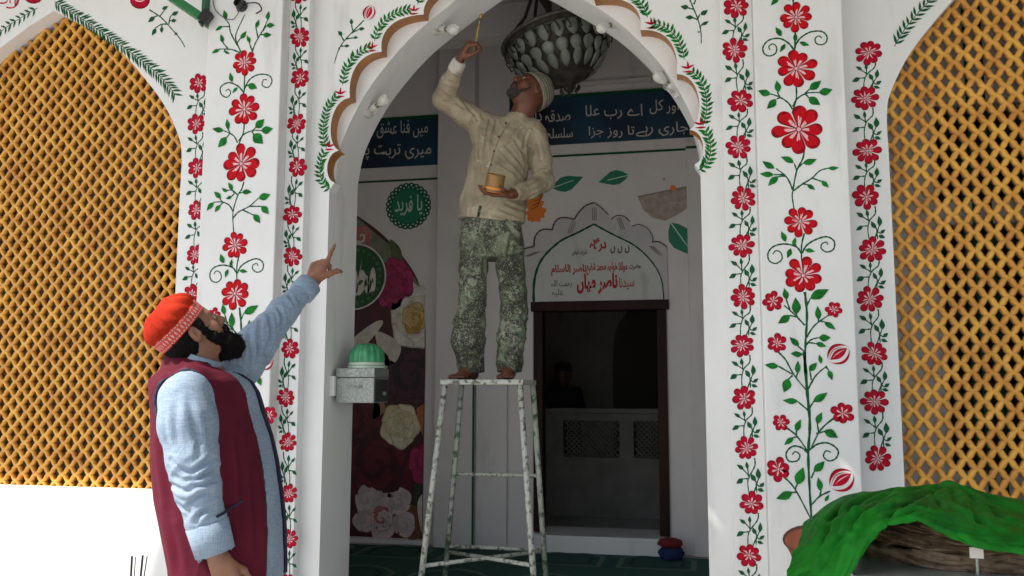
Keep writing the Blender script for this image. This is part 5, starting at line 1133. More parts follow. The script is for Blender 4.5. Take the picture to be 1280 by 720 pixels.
def splat(name, base, base2, cols, rough=.85):
    m = mat(name, base, rough, vscale=7, col2=base2, bump=.35, bscale=150); N = m.node_tree.nodes; L = m.node_tree.links; b_ = N['Principled BSDF']; tc = N.new('ShaderNodeTexCoord'); cur = b_.inputs['Base Color'].links[0].from_socket
    for i, (c, sc_, lo, hi, off, msc) in enumerate(cols):
        mp = N.new('ShaderNodeMapping'); mp.inputs['Location'].default_value = (off, off*1.7, off*.6); L.new(tc.outputs['Object'], mp.inputs[0]); no = N.new('ShaderNodeTexNoise'); no.inputs['Scale'].default_value = sc_; no.inputs['Detail'].default_value = 8; no.inputs['Roughness'].default_value = .62; no.inputs['Distortion'].default_value = .6; L.new(mp.outputs[0], no.inputs['Vector'])
        cr = N.new('ShaderNodeValToRGB'); cr.color_ramp.elements[0].position = lo; cr.color_ramp.elements[1].position = hi; L.new(no.outputs['Fac'], cr.inputs[0]); f_ = cr.outputs[0]
        if msc:
            n2 = N.new('ShaderNodeTexNoise'); n2.inputs['Scale'].default_value = msc; L.new(mp.outputs[0], n2.inputs['Vector']); c2_ = N.new('ShaderNodeValToRGB'); c2_.color_ramp.elements[0].position = .45; c2_.color_ramp.elements[1].position = .6; L.new(n2.outputs['Fac'], c2_.inputs[0]); ma = N.new('ShaderNodeMath'); ma.operation = 'MULTIPLY'; L.new(f_, ma.inputs[0]); L.new(c2_.outputs[0], ma.inputs[1]); f_ = ma.outputs[0]
        mx = N.new('ShaderNodeMix'); mx.data_type = 'RGBA'; L.new(f_, mx.inputs[0]); L.new(cur, mx.inputs[6]); mx.inputs[7].default_value = (*c, 1); cur = mx.outputs[2]
    L.new(cur, b_.inputs['Base Color']); return m
M['pshirt'] = splat('stained_beige_shirt', (.42, .36, .255), (.29, .245, .165), [((.19, .165, .11), 9, .52, .68, 1.3, 0), ((.18, .33, .20), 11, .60, .68, 4.1, 3), ((.50, .48, .40), 16, .62, .68, 8.2, 4)])
M['ptrous'] = splat('paint_spattered_trousers', (.050, .052, .036), (.028, .028, .02), [((.12, .145, .085), 9, .50, .62, 2.2, 0), ((.20, .24, .16), 15, .55, .62, 7.1, 0), ((.28, .30, .235), 60, .53, .60, 5.0, 6), ((.30, .32, .25), 130, .55, .62, 7.7, 0), ((.34, .36, .28), 14, .60, .70, 6.1, 0), ((.20, .36, .25), 6, .57, .66, 9.4, 2), ((.02, .02, .015), 26, .60, .66, 3.4, 0)])
M['knit'] = mat('grey_brown_knit', (.33, .30, .24), .85, .3, 30, bump=.6, bscale=180); M['knitd'] = mat('brown_knit_stripe', (.10, .085, .06), .85)
def strands(name, pts, nrm, L_, w, m, parent, drop=(0, 0, 0), seed=1, jit=.5):
    rr = np.random.default_rng(seed); n = len(pts); d = nrm+rr.normal(0, jit, (n, 3))+np.array(drop); d /= np.linalg.norm(d, axis=1)[:, None]; Ln = L_*rr.uniform(.5, 1.2, n)[:, None]; sd_ = np.cross(d, rr.normal(0, 1, (n, 3))); sd_ /= np.linalg.norm(sd_, axis=1)[:, None]
    base = pts-nrm*.003; V = np.stack([base+sd_*w, base-sd_*w, base+d*Ln*.6+np.array(drop)*Ln*.1, base+d*Ln+np.array(drop)*Ln*.35], 1).reshape(-1, 3)
    i = np.arange(n)*4; F = np.concatenate([np.stack([i, i+1, i+2], 1), np.stack([i, i+2, i+3], 1)]); o = mk(name, V, F, m, parent); return o
# ================================================================== man in the red cap
D0 = 2.93
man = empty('person', (PD(285, 700, D0)[0], PD(285, 700, D0)[1], 0), 'man in red cap and maroon vest pointing up with his left arm', 'person')
fm = RT*math.cos(R_(12))-FW*math.sin(R_(12)); lm = FW*math.cos(R_(12))+RT*math.sin(R_(12))
px2m = D0/FPX/.993
def lv(py, cx, apx, b_): c = PD(cx+3, py, D0); return (c[2], c, (apx-(13 if py > 500 else 8 if py > 480 else 2))*px2m, b_)
TOR = [lv(458, 244, 28, .085), lv(466, 247, 42, .145), lv(476, 250, 52, .185), lv(490, 255, 60, .205), lv(515, 260, 66, .215), lv(545, 265, 72, .218), lv(580, 269, 76, .22), lv(620, 274, 76, .225), lv(660, 280, 72, .23), lv(700, 285, 67, .23), lv(740, 287, 64, .23), lv(790, 288, 62, .225)]
KUR = [TOR[-1], lv(850, 288, 64, .23), lv(930, 288, 68, .235)]
Hc = PD(238, 416, D0-.02); fh = RT*math.cos(R_(30))+FW*math.sin(R_(30)); pt_ = R_(40); HR = frame(fh*math.cos(pt_)+ZV*math.sin(pt_), -fh*math.sin(pt_)+ZV*math.cos(pt_))
neckb = PD(246, 470, D0)
shN = PD(234, 498, D0-.19); arN = [shN, PD(238, 560, D0-.23), PD(247, 612, D0-.25), PD(268, 688, D0-.24)]
shF = PD(281, 478, D0+.17); arF = [shF, PD(318, 432, D0+.28), PD(352, 392, D0+.42), PD(384, 358, D0+.52)]
lo = np.array([man.location.x-.55, man.location.y-.45, .0]); 
v = Vol((-2.15, 2.15, -.01), (-1.08, 3.50, 2.14), .0045)
add_head(v, Hc, HR, .95, neckb); v.cap(PD(238, 452, D0), PD(246, 470, D0), .064, .085, .03)
v.stack([(z, c, a*.9, b_*.88) for z, c, a, b_ in TOR], fm, lm, .03)
v.chain([arN[0], arN[1], arN[2], arN[3]], [.058, .048, .042, .030], .02)
wN = PD(275, 702, D0-.235); v.cap(arN[3], wN, .030, .027, .01)
add_hand(v, wN, PD(292, 745, D0-.22)-wN, -fm*.1+FW, RT*.5-FW*.1+ZV*.1, [(.35, .45, .3), (.4, .5, .3), (.45, .5, .3), (.5, .5, .3)], [(.8, .5, .4), (1, .1, .3), (1, 0, .3)], 1.05)
v.chain(arF, [.055, .047, .042, .028], .02)
wF = PD(391, 351, D0+.55); v.cap(arF[3], wF, .029, .027, .01)
hd = PD(404, 320, D0+.62)-wF
add_hand(v, wF, hd, FW*.9+RT*.35, RT+ZV*-.3, [(-.05, .06, .04), (1.15, 1.3, .7), (1.3, 1.4, .8), (1.35, 1.4, .8)], [(.72, .66, .35), (.80, .32, .55), (.55, .05, .8)], 1.04)
for sg in (1, -1):
    c = TOR[-1][1]; hp = np.array([c[0], c[1], c[2]])+lm*.10*sg; kn = np.array([hp[0], hp[1], .50])+fm*.03; an = np.array([hp[0], hp[1], .09])-fm*.02
    v.chain([hp, kn, an], [.095, .06, .042], .03); v.cap(an-fm*.03+ZV*-.045, an+fm*.15+ZV*-.055, .038, .032, .02)
V, F = v.mesh(); V = relax(V, F, 1, .4); bodyA = mk('body', V, F, M['skinA'], man, smooth=True); del v
eye_parts(Hc, HR, .95, man)
# finger nail of thumb and pointing finger are part of the skin; hair and beard
hT = lambda p, s=.95: Hc+HR @ (np.array(p)*s)
v = Vol(Hc-.20, Hc+.22, .0036)
Eh = lambda p, r, k, mode='u': v.ell(hT(p), np.array(r)*.95, HR, k, mode)
Eh((-.040, 0, -.005), (.072, .083, .085), .01); Eh((-.055, 0, -.045), (.045, .065, .055), .02); Eh((-.015, 0, .055), (.075, .078, .05), .01)
for sg in (1, -1): Eh((.028, .070*sg, .000), (.014, .012, .045), .012); Eh((.008, .074*sg, .02), (.03, .010, .03), .012)
for sg in (1, -1): Eh((-.004, .088*sg, -.010), (.022, .020, .033), .006, 's')
Eh((.105, 0, -.02), (.055, .09, .07), .01, 's'); Eh((.10, 0, .03), (.045, .09, .05), .01, 's')
V, F = v.mesh(); V = relax(V, F, 2); N_ = vnormals(V, F); V = V+N_*(.0022*vnoise(V*160))[:, None]
mk('hair', V, F, M['hair'], man, smooth=True)
v = Vol(Hc-.20, Hc+.24, .0036)
for sg in (1, -1): v.chain([hT((.034, .066*sg, -.015)), hT((.040, .060*sg, -.055)), hT((.070, .036*sg, -.095)), hT((.092, .01*sg, -.118))], [.009, .015, .022, .024], .012)
for sg in (1, -1): v.chain([hT((.106, .003*sg, -.050)), hT((.098, .026*sg, -.060)), hT((.085, .034*sg, -.085))], [.0075, .009, .014], .008)
v.chain([hT((.078, 0, -.098)), hT((.094, 0, -.120)), hT((.106, 0, -.150))], [.029, .024, .009], .022); v.chain([hT((.03, 0, -.095)), hT((.060, 0, -.130)), hT((.080, 0, -.158))], [.034, .028, .010], .022)
Eh((.108, 0, -.069), (.012, .016, .0035), .003, 's')
V, F = v.mesh(); V = relax(V, F, 1); N_ = vnormals(V, F); V = V+N_*(.0045*vnoise(V*70)+.003*vnoise(V*170))[:, None]
brd = mk('beard', V, F, M['hair'], man, smooth=True); ii = np.random.default_rng(3).choice(len(V), 2600); strands('beard_hair', V[ii], N_[ii], .013, .0009, M['hair'], man, drop=tuple(HR @ np.array((.5, 0, -.5))), seed=4)['kind'] = 'stuff'
# cap: crown and patterned band
ca = HR @ unit((-.24, 0, 1)); CR = frame(HR @ unit((1, 0, .24)), ca); Cc0 = hT((-.018, 0, .040))
def cap_part(z0_, z1_, prof_, name, mats, pleat=0, n=96, m_=14, parent=man, c=None, R3=None, rx=.1035, ry=.088, sub=0, mif=None):
    c = Cc0 if c is None else c; R3 = CR if R3 is None else R3; V = []; F = []
    for i in range(m_+1):
        t = i/m_; z = (z0_+(z1_-z0_)*t); r = prof_(t)
        for k in range(n):
            a = 2*math.pi*k/n; q = r*(1+pleat*(t*(1-t)*4)**.5*(abs(math.sin(a*7+1.2*t+.7*math.sin(3*a)))-.5)); V.append(c+R3 @ np.array((rx*q*math.cos(a), ry*q*math.sin(a), z+.004*math.sin(2*a+1)*t)))
    F = [(i*n+k, i*n+(k+1) % n, (i+1)*n+(k+1) % n, (i+1)*n+k) for i in range(m_) for k in range(n)]; mi = [(mif(i, k) if mif else 0) for i in range(m_) for k in range(n)]
    V.append(c+R3 @ np.array((0, 0, z1_+(z1_-z0_)*.01))); F += [(m_*n+k, m_*n+(k+1) % n, len(V)-1) for k in range(n)]; mi += [0]*n
    return mk(name, V, F, mats, parent, mi=mi, smooth=True)
cap_part(.018, .092, lambda t: 1.02*(1-t**2.6*.55)+.05*math.sin(math.pi*t), 'cap_crown', [M['cap']], pleat=.15, rx=.0955, ry=.082)
M['band'] = mat('red_embroidered_band', (.55, .05, .035), .8, bump=.5, bscale=160); M['silver'] = mat('silver_thread', (.55, .45, .42), .5, .3, 60)
cap_part(-.018, .022, lambda t: 1.035+.012*math.sin(math.pi*t), 'cap_band', [M['band'], M['silver']], n=220, m_=10, rx=.0955, ry=.082, mif=lambda i, k: 1 if (abs((k % 10)-5) < 4-abs(i-4.5)*.9 and abs((k % 10)-5) > 1.6-abs(i-4.5)*.2 and 1 <= i <= 8) or (i in (1, 8) and k % 4 < 2) else 0)
# kurta shirt with sleeves
v = Vol((-2.2, 2.1, .50), (-1.05, 3.50, 2.0), .0052)
v.stack([(z, c, a-.004, b_-.004) for z, c, a, b_ in TOR+KUR[1:]], fm, lm, .02)
v.cap(PD(240, 484, D0-.16), PD(262, 480, D0+.16), .058, .058, .03)
v.chain([PD(232, 500, D0-.185), PD(234, 530, D0-.215), PD(240, 575, D0-.235), PD(247, 612, D0-.245), PD(257, 650, D0-.245), PD(268, 689, D0-.24)], [.078, .080, .070, .061, .053, .052], .03)
v.chain([shF, PD(300, 455, D0+.22), PD(322, 428, D0+.30), PD(353, 391, D0+.42), PD(384, 358, D0+.52)], [.078, .078, .068, .052, .040], .03)
v.cap(PD(243, 470, D0-.01), PD(247, 460, D0+.0), .076, .068, .015)                                 # stand collar
v.cap(PD(268, 689, D0-.24), PD(278, 712, D0-.235), .049, .047, .004, 's'); v.cap(PD(384, 358, D0+.52), PD(394, 346, D0+.56), .034, .034, .003, 's'); v.cap(PD(252, 449, D0), PD(262, 415, D0), .064, .06, .003, 's')
q = v.sl((-9, -9, -9), (9, 9, 9)); X, Y_, Z_ = v.xyz(q)
e = unit(PD(284, 704, D0-.236)-PD(262, 668, D0-.243)); p = PD(269, 692, D0-.24); near = (X-p[0])**2+(Y_-p[1])**2+(Z_-p[2])**2 < .12**2; dd = (X-p[0])*e[0]+(Y_-p[1])*e[1]+(Z_-p[2])*e[2]
bodyd = ((X-TOR[8][1][0])*lm[0]+(Y_-TOR[8][1][1])*lm[1]) < -.185
v.D = np.where(near & bodyd, np.maximum(v.D, dd), v.D)
e = unit(PD(394, 346, D0+.57)-PD(352, 392, D0+.42)); p = PD(386, 356, D0+.53); near = (X-p[0])**2+(Y_-p[1])**2+(Z_-p[2])**2 < .14**2; dd = (X-p[0])*e[0]+(Y_-p[1])*e[1]+(Z_-p[2])*e[2]; v.D = np.where(near, np.maximum(v.D, dd), v.D).astype(np.float32)
V, F = v.mesh(); V = relax(V, F, 1)
wn = lambda A_, B_, r: (lambda Vx: np.exp(-((np.linalg.norm(Vx-(A_+(B_-A_)*np.clip(((Vx-A_) @ (B_-A_))/((B_-A_) @ (B_-A_)), 0, 1)[:, None]), axis=1))/r)**4))
V = crease(V, F, [[(266, 585), (250, 597), (234, 600)], [(264, 572), (250, 584), (240, 592)], [(270, 600), (255, 606), (242, 607)], [(212, 604), (228, 613), (238, 612)], [(262, 612), (246, 622), (236, 632)], [(266, 632), (252, 641), (244, 652)], [(214, 575), (228, 588), (240, 590)], [(222, 630), (236, 638)], [(325, 400), (323, 436), (316, 462)], [(311, 413), (313, 445), (308, 470)], [(336, 393), (339, 418), (331, 444)], [(301, 430), (303, 452)], [(347, 383), (353, 398), (349, 418)], [(362, 370), (369, 383)]], .0075, .0075)
V = crease(V, F, [[(222, 495), (219, 530), (222, 565)], [(236, 500), (246, 540), (250, 570)], [(205, 520), (210, 550), (216, 580)], [(240, 655), (258, 658)]], .004, .011)
V = wrinkle(V, F, [(unit(arN[2]-arN[1])*1+lm*.2+fm*.35, 26, 8, wn(PD(240, 575, D0-.235), PD(257, 650, D0-.245), .10)), (unit(arF[3]-arF[0])+ZV*.25, 19, 5, wn(arF[0], PD(345, 400, D0+.40), .11)), (unit((.3, .2, 1)), 11, 4, lambda Vx: .3*np.ones(len(Vx)))], .0048)
shA = mk('shirt', V, F, M['chamb'], man, smooth=True); bA = bvh(V, F); del v
# stand collar
ca0, ca1 = PD(245, 468, D0-.01), PD(253, 446, D0-.01); q = Vector(ca1-ca0).to_track_quat('Z', 'Y').to_matrix().to_4x4(); b = MB(); L_ = np.linalg.norm(ca1-ca0); b.lathe([(.070, 0), (.078, .002), (.074, L_), (.071, L_+.003), (.067, L_-.004)], (0, 0, 0), 36, M=Matrix.Translation(Vector(ca0)) @ q @ Matrix.Diagonal((1.0, .93, 1, 1))); b.build('collar', M['chamb'], man, smooth=True)
# cuffs
for a, c, r, t_ in ((PD(259, 655, D0-.245), PD(269, 691, D0-.24), .056, .05), (PD(376, 367, D0+.50), PD(387, 355, D0+.53), .0445, .042)):
    q = Vector(c-a).to_track_quat('Z', 'Y').to_matrix().to_4x4(); L_ = np.linalg.norm(c-a); b = MB(); b.lathe([(r+.001, -.004), (r+.007, 0), (t_+.008, L_), (t_-.003, L_+.002), (t_-.006, L_-.01)], (0, 0, 0), 28, M=Matrix.Translation(Vector(a)) @ q); b.V = b.V; o = b.build('cuff', M['chamb'], man, smooth=True)
# vest
v = Vol((-2.1, 2.2, .70), (-1.15, 3.3, 1.70), .0055)
v.stack([(z, c, a, b_) for z, c, a, b_ in TOR], fm, lm, .02, grow=.010)
v.cap(PD(238, 483, D0-.155), PD(262, 479, D0+.155), .066, .066, .03)
v.cap(PD(236, 462, D0), PD(240, 480, D0), .088, .10, .03)
q = v.sl((-9, -9, -9), (9, 9, 9)); X, Y_, Z_ = v.xyz(q); zs = np.array([t[0] for t in TOR][::-1]); cxs = np.array([t[1][0] for t in TOR][::-1]); cys = np.array([t[1][1] for t in TOR][::-1])
cx_ = np.interp(v.ax[2], zs, cxs)[None, None, :]; cy_ = np.interp(v.ax[2], zs, cys)[None, None, :]
u_ = (X-cx_)*fm[0]+(Y_-cy_)*fm[1]; w_ = (X-cx_)*lm[0]+(Y_-cy_)*lm[1]
zz = v.ax[2]; hw_ = np.interp(zz, [.7, TOR[8][0], TOR[5][0], TOR[3][0], TOR[0][0]+.02], [.10, .088, .075, .060, .075])[None, None, :]
opening = np.minimum(hw_-np.abs(w_-.052), u_-0)                 # positive inside the opening
hem = Z_-(PD(345, 705, D0)[2]-.10+.28*(u_+.05))
neckc = .076-np.sqrt((X-PD(254, 450, D0)[0])**2+(Y_-PD(254, 450, D0)[1])**2+.35*(Z_-PD(252, 444, D0)[2])**2)
arm = None
cuts = [opening, neckc, -hem]
Dv = v.D.copy()
for c_ in cuts: Dv = np.maximum(Dv, c_)
def armcut(A_, B_, r):
    ab = B_-A_; t = np.clip(((X-A_[0])*ab[0]+(Y_-A_[1])*ab[1]+(Z_-A_[2])*ab[2])/(ab @ ab), 0, 1); return r-np.sqrt((X-A_[0]-ab[0]*t)**2+(Y_-A_[1]-ab[1]*t)**2+(Z_-A_[2]-ab[2]*t)**2)
a1 = armcut(shN-lm*.045+ZV*-.005, PD(240, 570, D0-.30), .098); a2 = armcut(shF+lm*.03, PD(330, 430, D0+.32), .085)
Dv = np.maximum(np.maximum(Dv, a1), a2); v.D = Dv.astype(np.float32)
V, F = v.mesh(); V = relax(V, F, 1)
Vb = V
V = crease(V, F, [[(299, 545), (301, 600), (304, 655)], [(283, 560), (287, 600), (292, 640)], [(200, 555), (208, 600), (216, 645)], [(206, 640), (218, 680), (224, 716)], [(316, 600), (320, 650), (322, 690)], [(285, 655), (295, 690)], [(222, 462), (212, 474), (203, 492)]], .007, .014)
V = wrinkle(V, F, [(unit(fm+ZV*.15), 9, 2.2, None)], .003)
fc = V[F].mean(1); gi = np.clip(np.round((fc-v.lo)/v.h).astype(int), 0, v.n-1); edge = np.zeros(len(F), int)
for c_ in (opening, neckc, a1, a2): cc_ = np.broadcast_to(c_, v.D.shape)[tuple(gi.T)]; edge |= (np.abs(cc_) < .0085).astype(int)
vs = mk('vest', V, F, [M['vest'], M['navy']], man, mi=edge.tolist(), smooth=True); bV = bvh(V, F); del v, Dv
obs = [bV, bA]
b = MB(); pts = [raypt(x, y, obs, .003)[0] for x, y in ((271, 646), (280, 641), (290, 634), (303, 626))]; b.tube([p for p in pts if p is not None], .0045, 6); b.build('pocket_welt', M['navy'], man)
for x, y in ((329, 583), (331, 587), (334, 615)):
    p, _ = raypt(x, y, [bV], .001)
    if p is not None: b = MB(); b.lathe([(.003, -.002), (.004, 0), (.002, .002)], tuple(p), 8); b.build('snap_button', M['steel'], man)
# trousers and shoes (below the frame)
v = Vol((-2.1, 2.2, 0), (-1.1, 3.3, .75), .010)
for sg in (1, -1):
    c = TOR[-1][1]; hp = np.array([c[0], c[1], .68])+lm*.10*sg; kn = np.array([hp[0], hp[1], .42])+fm*.03; an = np.array([hp[0], hp[1], .12])-fm*.02; v.chain([hp, kn, an], [.115, .095, .085], .02)
V, F = v.mesh(); V = wrinkle(V, F, [((0, 0, 1), 12, 4, None)], .006); mk('trousers', V, F, M['kurta'], man, smooth=True)
v = Vol((-2.1, 2.1, -.01), (-1.0, 3.4, .16), .008)
for sg in (1, -1): an = np.array([TOR[-1][1][0], TOR[-1][1][1], .045])+lm*.10*sg-fm*.02; v.chain([an-fm*.04, an+fm*.10, an+fm*.18+ZV*-.008], [.046, .046, .036], .02)
V, F = v.mesh(); V[:, 2] = np.maximum(V[:, 2], .002); mk('shoes', V, F, mat('brown_leather', (.07, .035, .02), .5), man, smooth=True)
# ================================================================== painter on the stool
DP = 5.10; g2 = DP/FPX/.99
pm = empty('person', (PD(612, 474, DP)[0], PD(612, 474, DP)[1], ZSEAT), 'barefoot painter in stained shirt reaching up with a brush on the stool', 'person')
fp = unit(-FW-RT*.22); lp = np.cross(ZV, fp)
def A_(x, y, d=0): return PD(x, y, DP+d)
HcP = A_(664, 115, -.02); fh = unit(-RT*.84-FW*.54); pt_ = R_(42); HP = frame(fh*math.cos(pt_)+ZV*math.sin(pt_), -fh*math.sin(pt_)+ZV*math.cos(pt_)); sP = 1.10
TP = [(A_(0, y)[2], A_(cx, y), .115+da, hw*g2) for y, cx, hw, da in ((150, 640, 20, -.055), (157, 638, 31, -.03), (168, 634, 38, -.01), (185, 628, 39, .0), (205, 623, 39, .005), (225, 620, 40, .005), (245, 617, 42, .01), (262, 615, 43, .012), (278, 614, 43, .012))]
sR = A_(605, 158, -.02); eR = A_(554, 124, -.10); wR = A_(573, 79, -.30)
sL = A_(671, 172, 0); eL = A_(679, 226, -.06); wL = A_(643, 242, -.22)
v = Vol((-1.95, 4.35, ZSEAT-.012), (-.55, 5.35, 3.72), .0052)
add_head(v, HcP, HP, sP, A_(648, 154, 0))
v.stack([(z, c, a*.70, b_*.82) for z, c, a, b_ in TP], fp, lp, .03); 
v.chain([sR, eR, wR], [.050, .040, .027], .02); v.chain([sL, eL, wL], [.050, .040, .027], .02)
v.cap(sR, sL, .05, .05, .04)
# right hand raised with the brush
w2 = A_(576, 72, -.31); v.cap(wR, w2, .027, .026, .01)
add_hand(v, w2, A_(588, 50, -.38)-w2, RT*.75+FW*.15-ZV*.15, -FW+RT*.4, [(.9, .9, .4), (1.0, 1.0, .5), (1.1, 1.0, .5), (1.2, 1.0, .5)], [(.75, .25, .7), (.8, -.1, .6), (.8, -.2, .4)], 1.02)
# left hand under the paint can
w3 = A_(638, 243, -.235); v.cap(wL, w3, .027, .026, .01)
CAN = A_(617, 229, -.27)
add_hand(v, w3, -RT+ZV*-.05-FW*.15, ZV*.75-FW*.2, -FW*1, [(.25, .5, .4), (.2, .55, .4), (.2, .55, .4), (.3, .6, .4)], [(.6, .6, .5), (.75, .2, .65), (.7, 0, .7)], 1.04)
LEG = []
for (kx, ky), (ax_, ay), (tx, ty), hx in (((590, 385), (588, 458), (570, 470), 597), ((641, 385), (636, 458), (633, 470), 634)):
    h_ = A_(hx, 290, 0); k_ = A_(kx, ky, -.03); a_ = A_(ax_, ay, .02); a_[2] = ZSEAT+.075; LEG.append((h_, k_, a_)); v.chain([h_, k_, a_], [.060, .046, .040], .03)
toes = []
for (h_, k_, a_), fd in zip(LEG, (unit(-FW*.85-RT*.45), unit(-FW*.95-RT*.12))):
    he = a_*1; he[2] = ZSEAT+.034; ball = he+fd*.11; ball[2] = ZSEAT+.026; sd_ = np.cross(ZV, fd); v.chain([he-fd*.03, he+fd*.05+ZV*.012, ball], [.034, .036, .026], .02); v.cap(a_-ZV*.03, he+fd*.03+ZV*.01, .038, .036, .02)
    for j in range(5):
        o_ = (j-2)*.0175; r = .0125 if j == (4 if fd is None else 0) else .0095; v.cap(ball+sd_*o_+ZV*-.006, ball+sd_*o_*1.15+fd*(.052-.004*abs(j-1))-ZV*.011, .014, r, .008)
q = v.sl((-9, -9, -9), (9, 9, 9)); v.D = np.maximum(v.D, (ZSEAT+.001-v.ax[2])[None, None, :]).astype(np.float32)
V, F = v.mesh(); V = relax(V, F, 1, .35); mk('body', V, F, M['skinB'], pm, smooth=True); del v
eye_parts(HcP, HP, sP, pm)
hP = lambda p: HcP+HP @ (np.array(p)*sP)
v = Vol(HcP-.18, HcP+.18, .0042)
for sg in (1, -1): v.chain([hP((.034, .062*sg, -.030)), hP((.046, .054*sg, -.070)), hP((.072, .028*sg, -.102)), hP((.082, 0, -.108))], [.004, .008, .013, .018], .01)
for sg in (1, -1): v.chain([hP((.104, .002*sg, -.051)), hP((.096, .026*sg, -.062)), hP((.084, .030*sg, -.088))], [.005, .006, .009], .006)
v.ell(hP((.066, 0, -.100)), (.034, .038, .026), HP, .012); v.ell(hP((.046, 0, -.092)), (.032, .050, .022), HP, .012); v.ell(hP((.104, 0, -.066)), (.012, .017, .005), HP, .003, 's')
V, F = v.mesh(); N_ = vnormals(V, F); V = V+N_*(.0028*vnoise(V*120))[:, None]; mk('beard', V, F, M['greyb'], pm, smooth=True)
ii = np.random.default_rng(5).choice(len(V), 700); strands('beard_hair', V[ii], N_[ii], .010, .0009, M['greyb'], pm, seed=6)['kind'] = 'stuff'
CP = frame(HP @ unit((1, 0, .42)), HP @ unit((-.42, 0, 1))); CP0 = hP((-.016, 0, .030))
cap_part(-.02, .108, lambda t: 1.02*math.sqrt(max(0, 1-(t*.93)**2.4)), 'knit_cap', [M['knit'], M['knitd']], n=80, m_=18, parent=pm, c=CP0, R3=CP, rx=.114, ry=.096, mif=lambda i, k: 1 if i in (2, 5, 8, 11) else 0)
cap_part(-.034, -.018, lambda t: 1.035+.03*math.sin(math.pi*t), 'cap_brim', [M['knit']], n=80, m_=5, parent=pm, c=CP0, R3=CP, rx=.114, ry=.096)
# shirt
v = Vol((-1.95, 4.4, 2.30), (-.55, 5.35, 3.62), .0052)
v.stack([(z, c, a, b_) for z, c, a, b_ in TP], fp, lp, .02, ex=2.3)
v.chain([sR, A_(603, 163), A_(605, 175)], [.070, .075, .06], .04); v.cap(A_(612, 158), A_(666, 162), .062, .066, .04)
v.chain([sR, A_(582, 143, -.05), eR, A_(562, 103, -.2), A_(572, 81, -.29)], [.080, .072, .062, .050, .040], .025)
v.chain([sL, A_(676, 200, -.02), eL, A_(664, 236, -.14), wL], [.068, .062, .062, .052, .042], .025)
v.cap(A_(646, 153, -.01), A_(649, 147, -.01), .078, .074, .015); v.cap(A_(649, 148, -.01), A_(651, 130, -.02), .066, .07, .004, 's')
q = v.sl((-9, -9, -9), (9, 9, 9)); X, Y_, Z_ = v.xyz(q)
for p, e in ((A_(572, 81, -.29), unit(w2-eR)), (wL, unit(wL-eL))):
    near = (X-p[0])**2+(Y_-p[1])**2+(Z_-p[2])**2 < .085**2; dd = (X-p[0])*e[0]+(Y_-p[1])*e[1]+(Z_-p[2])*e[2]; v.D = np.where(near, np.maximum(v.D, dd), v.D)
hx = (X-TP[0][1][0])*RT[0]+(Y_-TP[0][1][1])*RT[1]; hl_ = A_(568, 270) @ RT-TP[0][1] @ RT; hemz = A_(0, 270)[2]-.16*(hx-hl_); v.D = np.maximum(v.D, hemz-Z_)
gap = .007-np.abs(hx-(A_(599, 272) @ RT-TP[0][1] @ RT)-.22*(Z_-A_(0, 272)[2])); ga = np.maximum(-gap, Z_-A_(0, 260)[2]-0*X); front = ((X-TP[6][1][0])*fp[0]+(Y_-TP[6][1][1])*fp[1]); v.D = np.where((front > 0), np.maximum(v.D, -ga), v.D).astype(np.float32)
V, F = v.mesh(); V = relax(V, F, 1)
cA, cB = A_(640, 160, -.1), A_(600, 260, -.1)
PL = [[(660, 163), (654, 182), (656, 205), (659, 224)], [(630, 180), (644, 195), (656, 213)], [(640, 170), (650, 186), (659, 203)], [(618, 200), (638, 213), (654, 227)], [(626, 188), (640, 204), (655, 220)], [(613, 150), (608, 172), (604, 196), (603, 216)], [(600, 156), (597, 180), (600, 206)], [(621, 152), (616, 170), (613, 185)], [(588, 163), (590, 150), (596, 140)], [(554, 127), (570, 129), (582, 137)], [(551, 114), (562, 121), (574, 128)], [(560, 101), (570, 105)], [(564, 91), (575, 96)], [(580, 130), (592, 142), (598, 152)], [(682, 214), (670, 218), (661, 221)], [(683, 221), (670, 226), (660, 232)], [(680, 232), (664, 238)], [(674, 240), (660, 247)], [(624, 261), (640, 267), (653, 273)], [(616, 267), (632, 274), (648, 279)], [(632, 254), (646, 260), (657, 264)], [(583, 200), (580, 230), (575, 256)], [(592, 215), (590, 245), (586, 268)], [(672, 180), (676, 200)], [(648, 158), (640, 172), (628, 184)]]
V = crease(V, F, PL, .0085, .0085)
V = wrinkle(V, F, [(RT*.75+ZV*.65, 11, 2.6, wn(A_(640, 165, -.1), A_(650, 225, -.1), .20)), (RT+ZV*.12, 10, 1.8, wn(A_(600, 180, -.1), A_(592, 250, -.1), .16)), (unit(eR-sR)+.3*ZV, 17, 5, wn(sR, eR, .11)), (unit(wR-eR)+RT*.3, 17, 6, wn(eR, wR, .10)), (ZV+RT*.2, 17, 5, wn(sL, eL, .10)), (RT+ZV*.4, 18, 6, wn(eL, wL, .10)), ((1, .3, .8), 24, 14, lambda Vx: .12*np.ones(len(Vx)))], .0055)
shP = mk('shirt', V, F, M['pshirt'], pm, smooth=True); bP = bvh(V, F); del v
b = MB(); pts = [raypt(x, y, [bP], .0025) for x, y in ((639, 152), (632, 160), (625, 172), (618, 189), (613, 206), (608, 225), (604, 245), (601, 262))]; pts = [p for p, _ in pts if p is not None]; b.tube(spline(pts, 5), .0022, 5); b.build('placket_seam', mat('dark_seam_thread', (.20, .17, .12), .9), pm)  # thin raised line along the placket, darker than the shirt
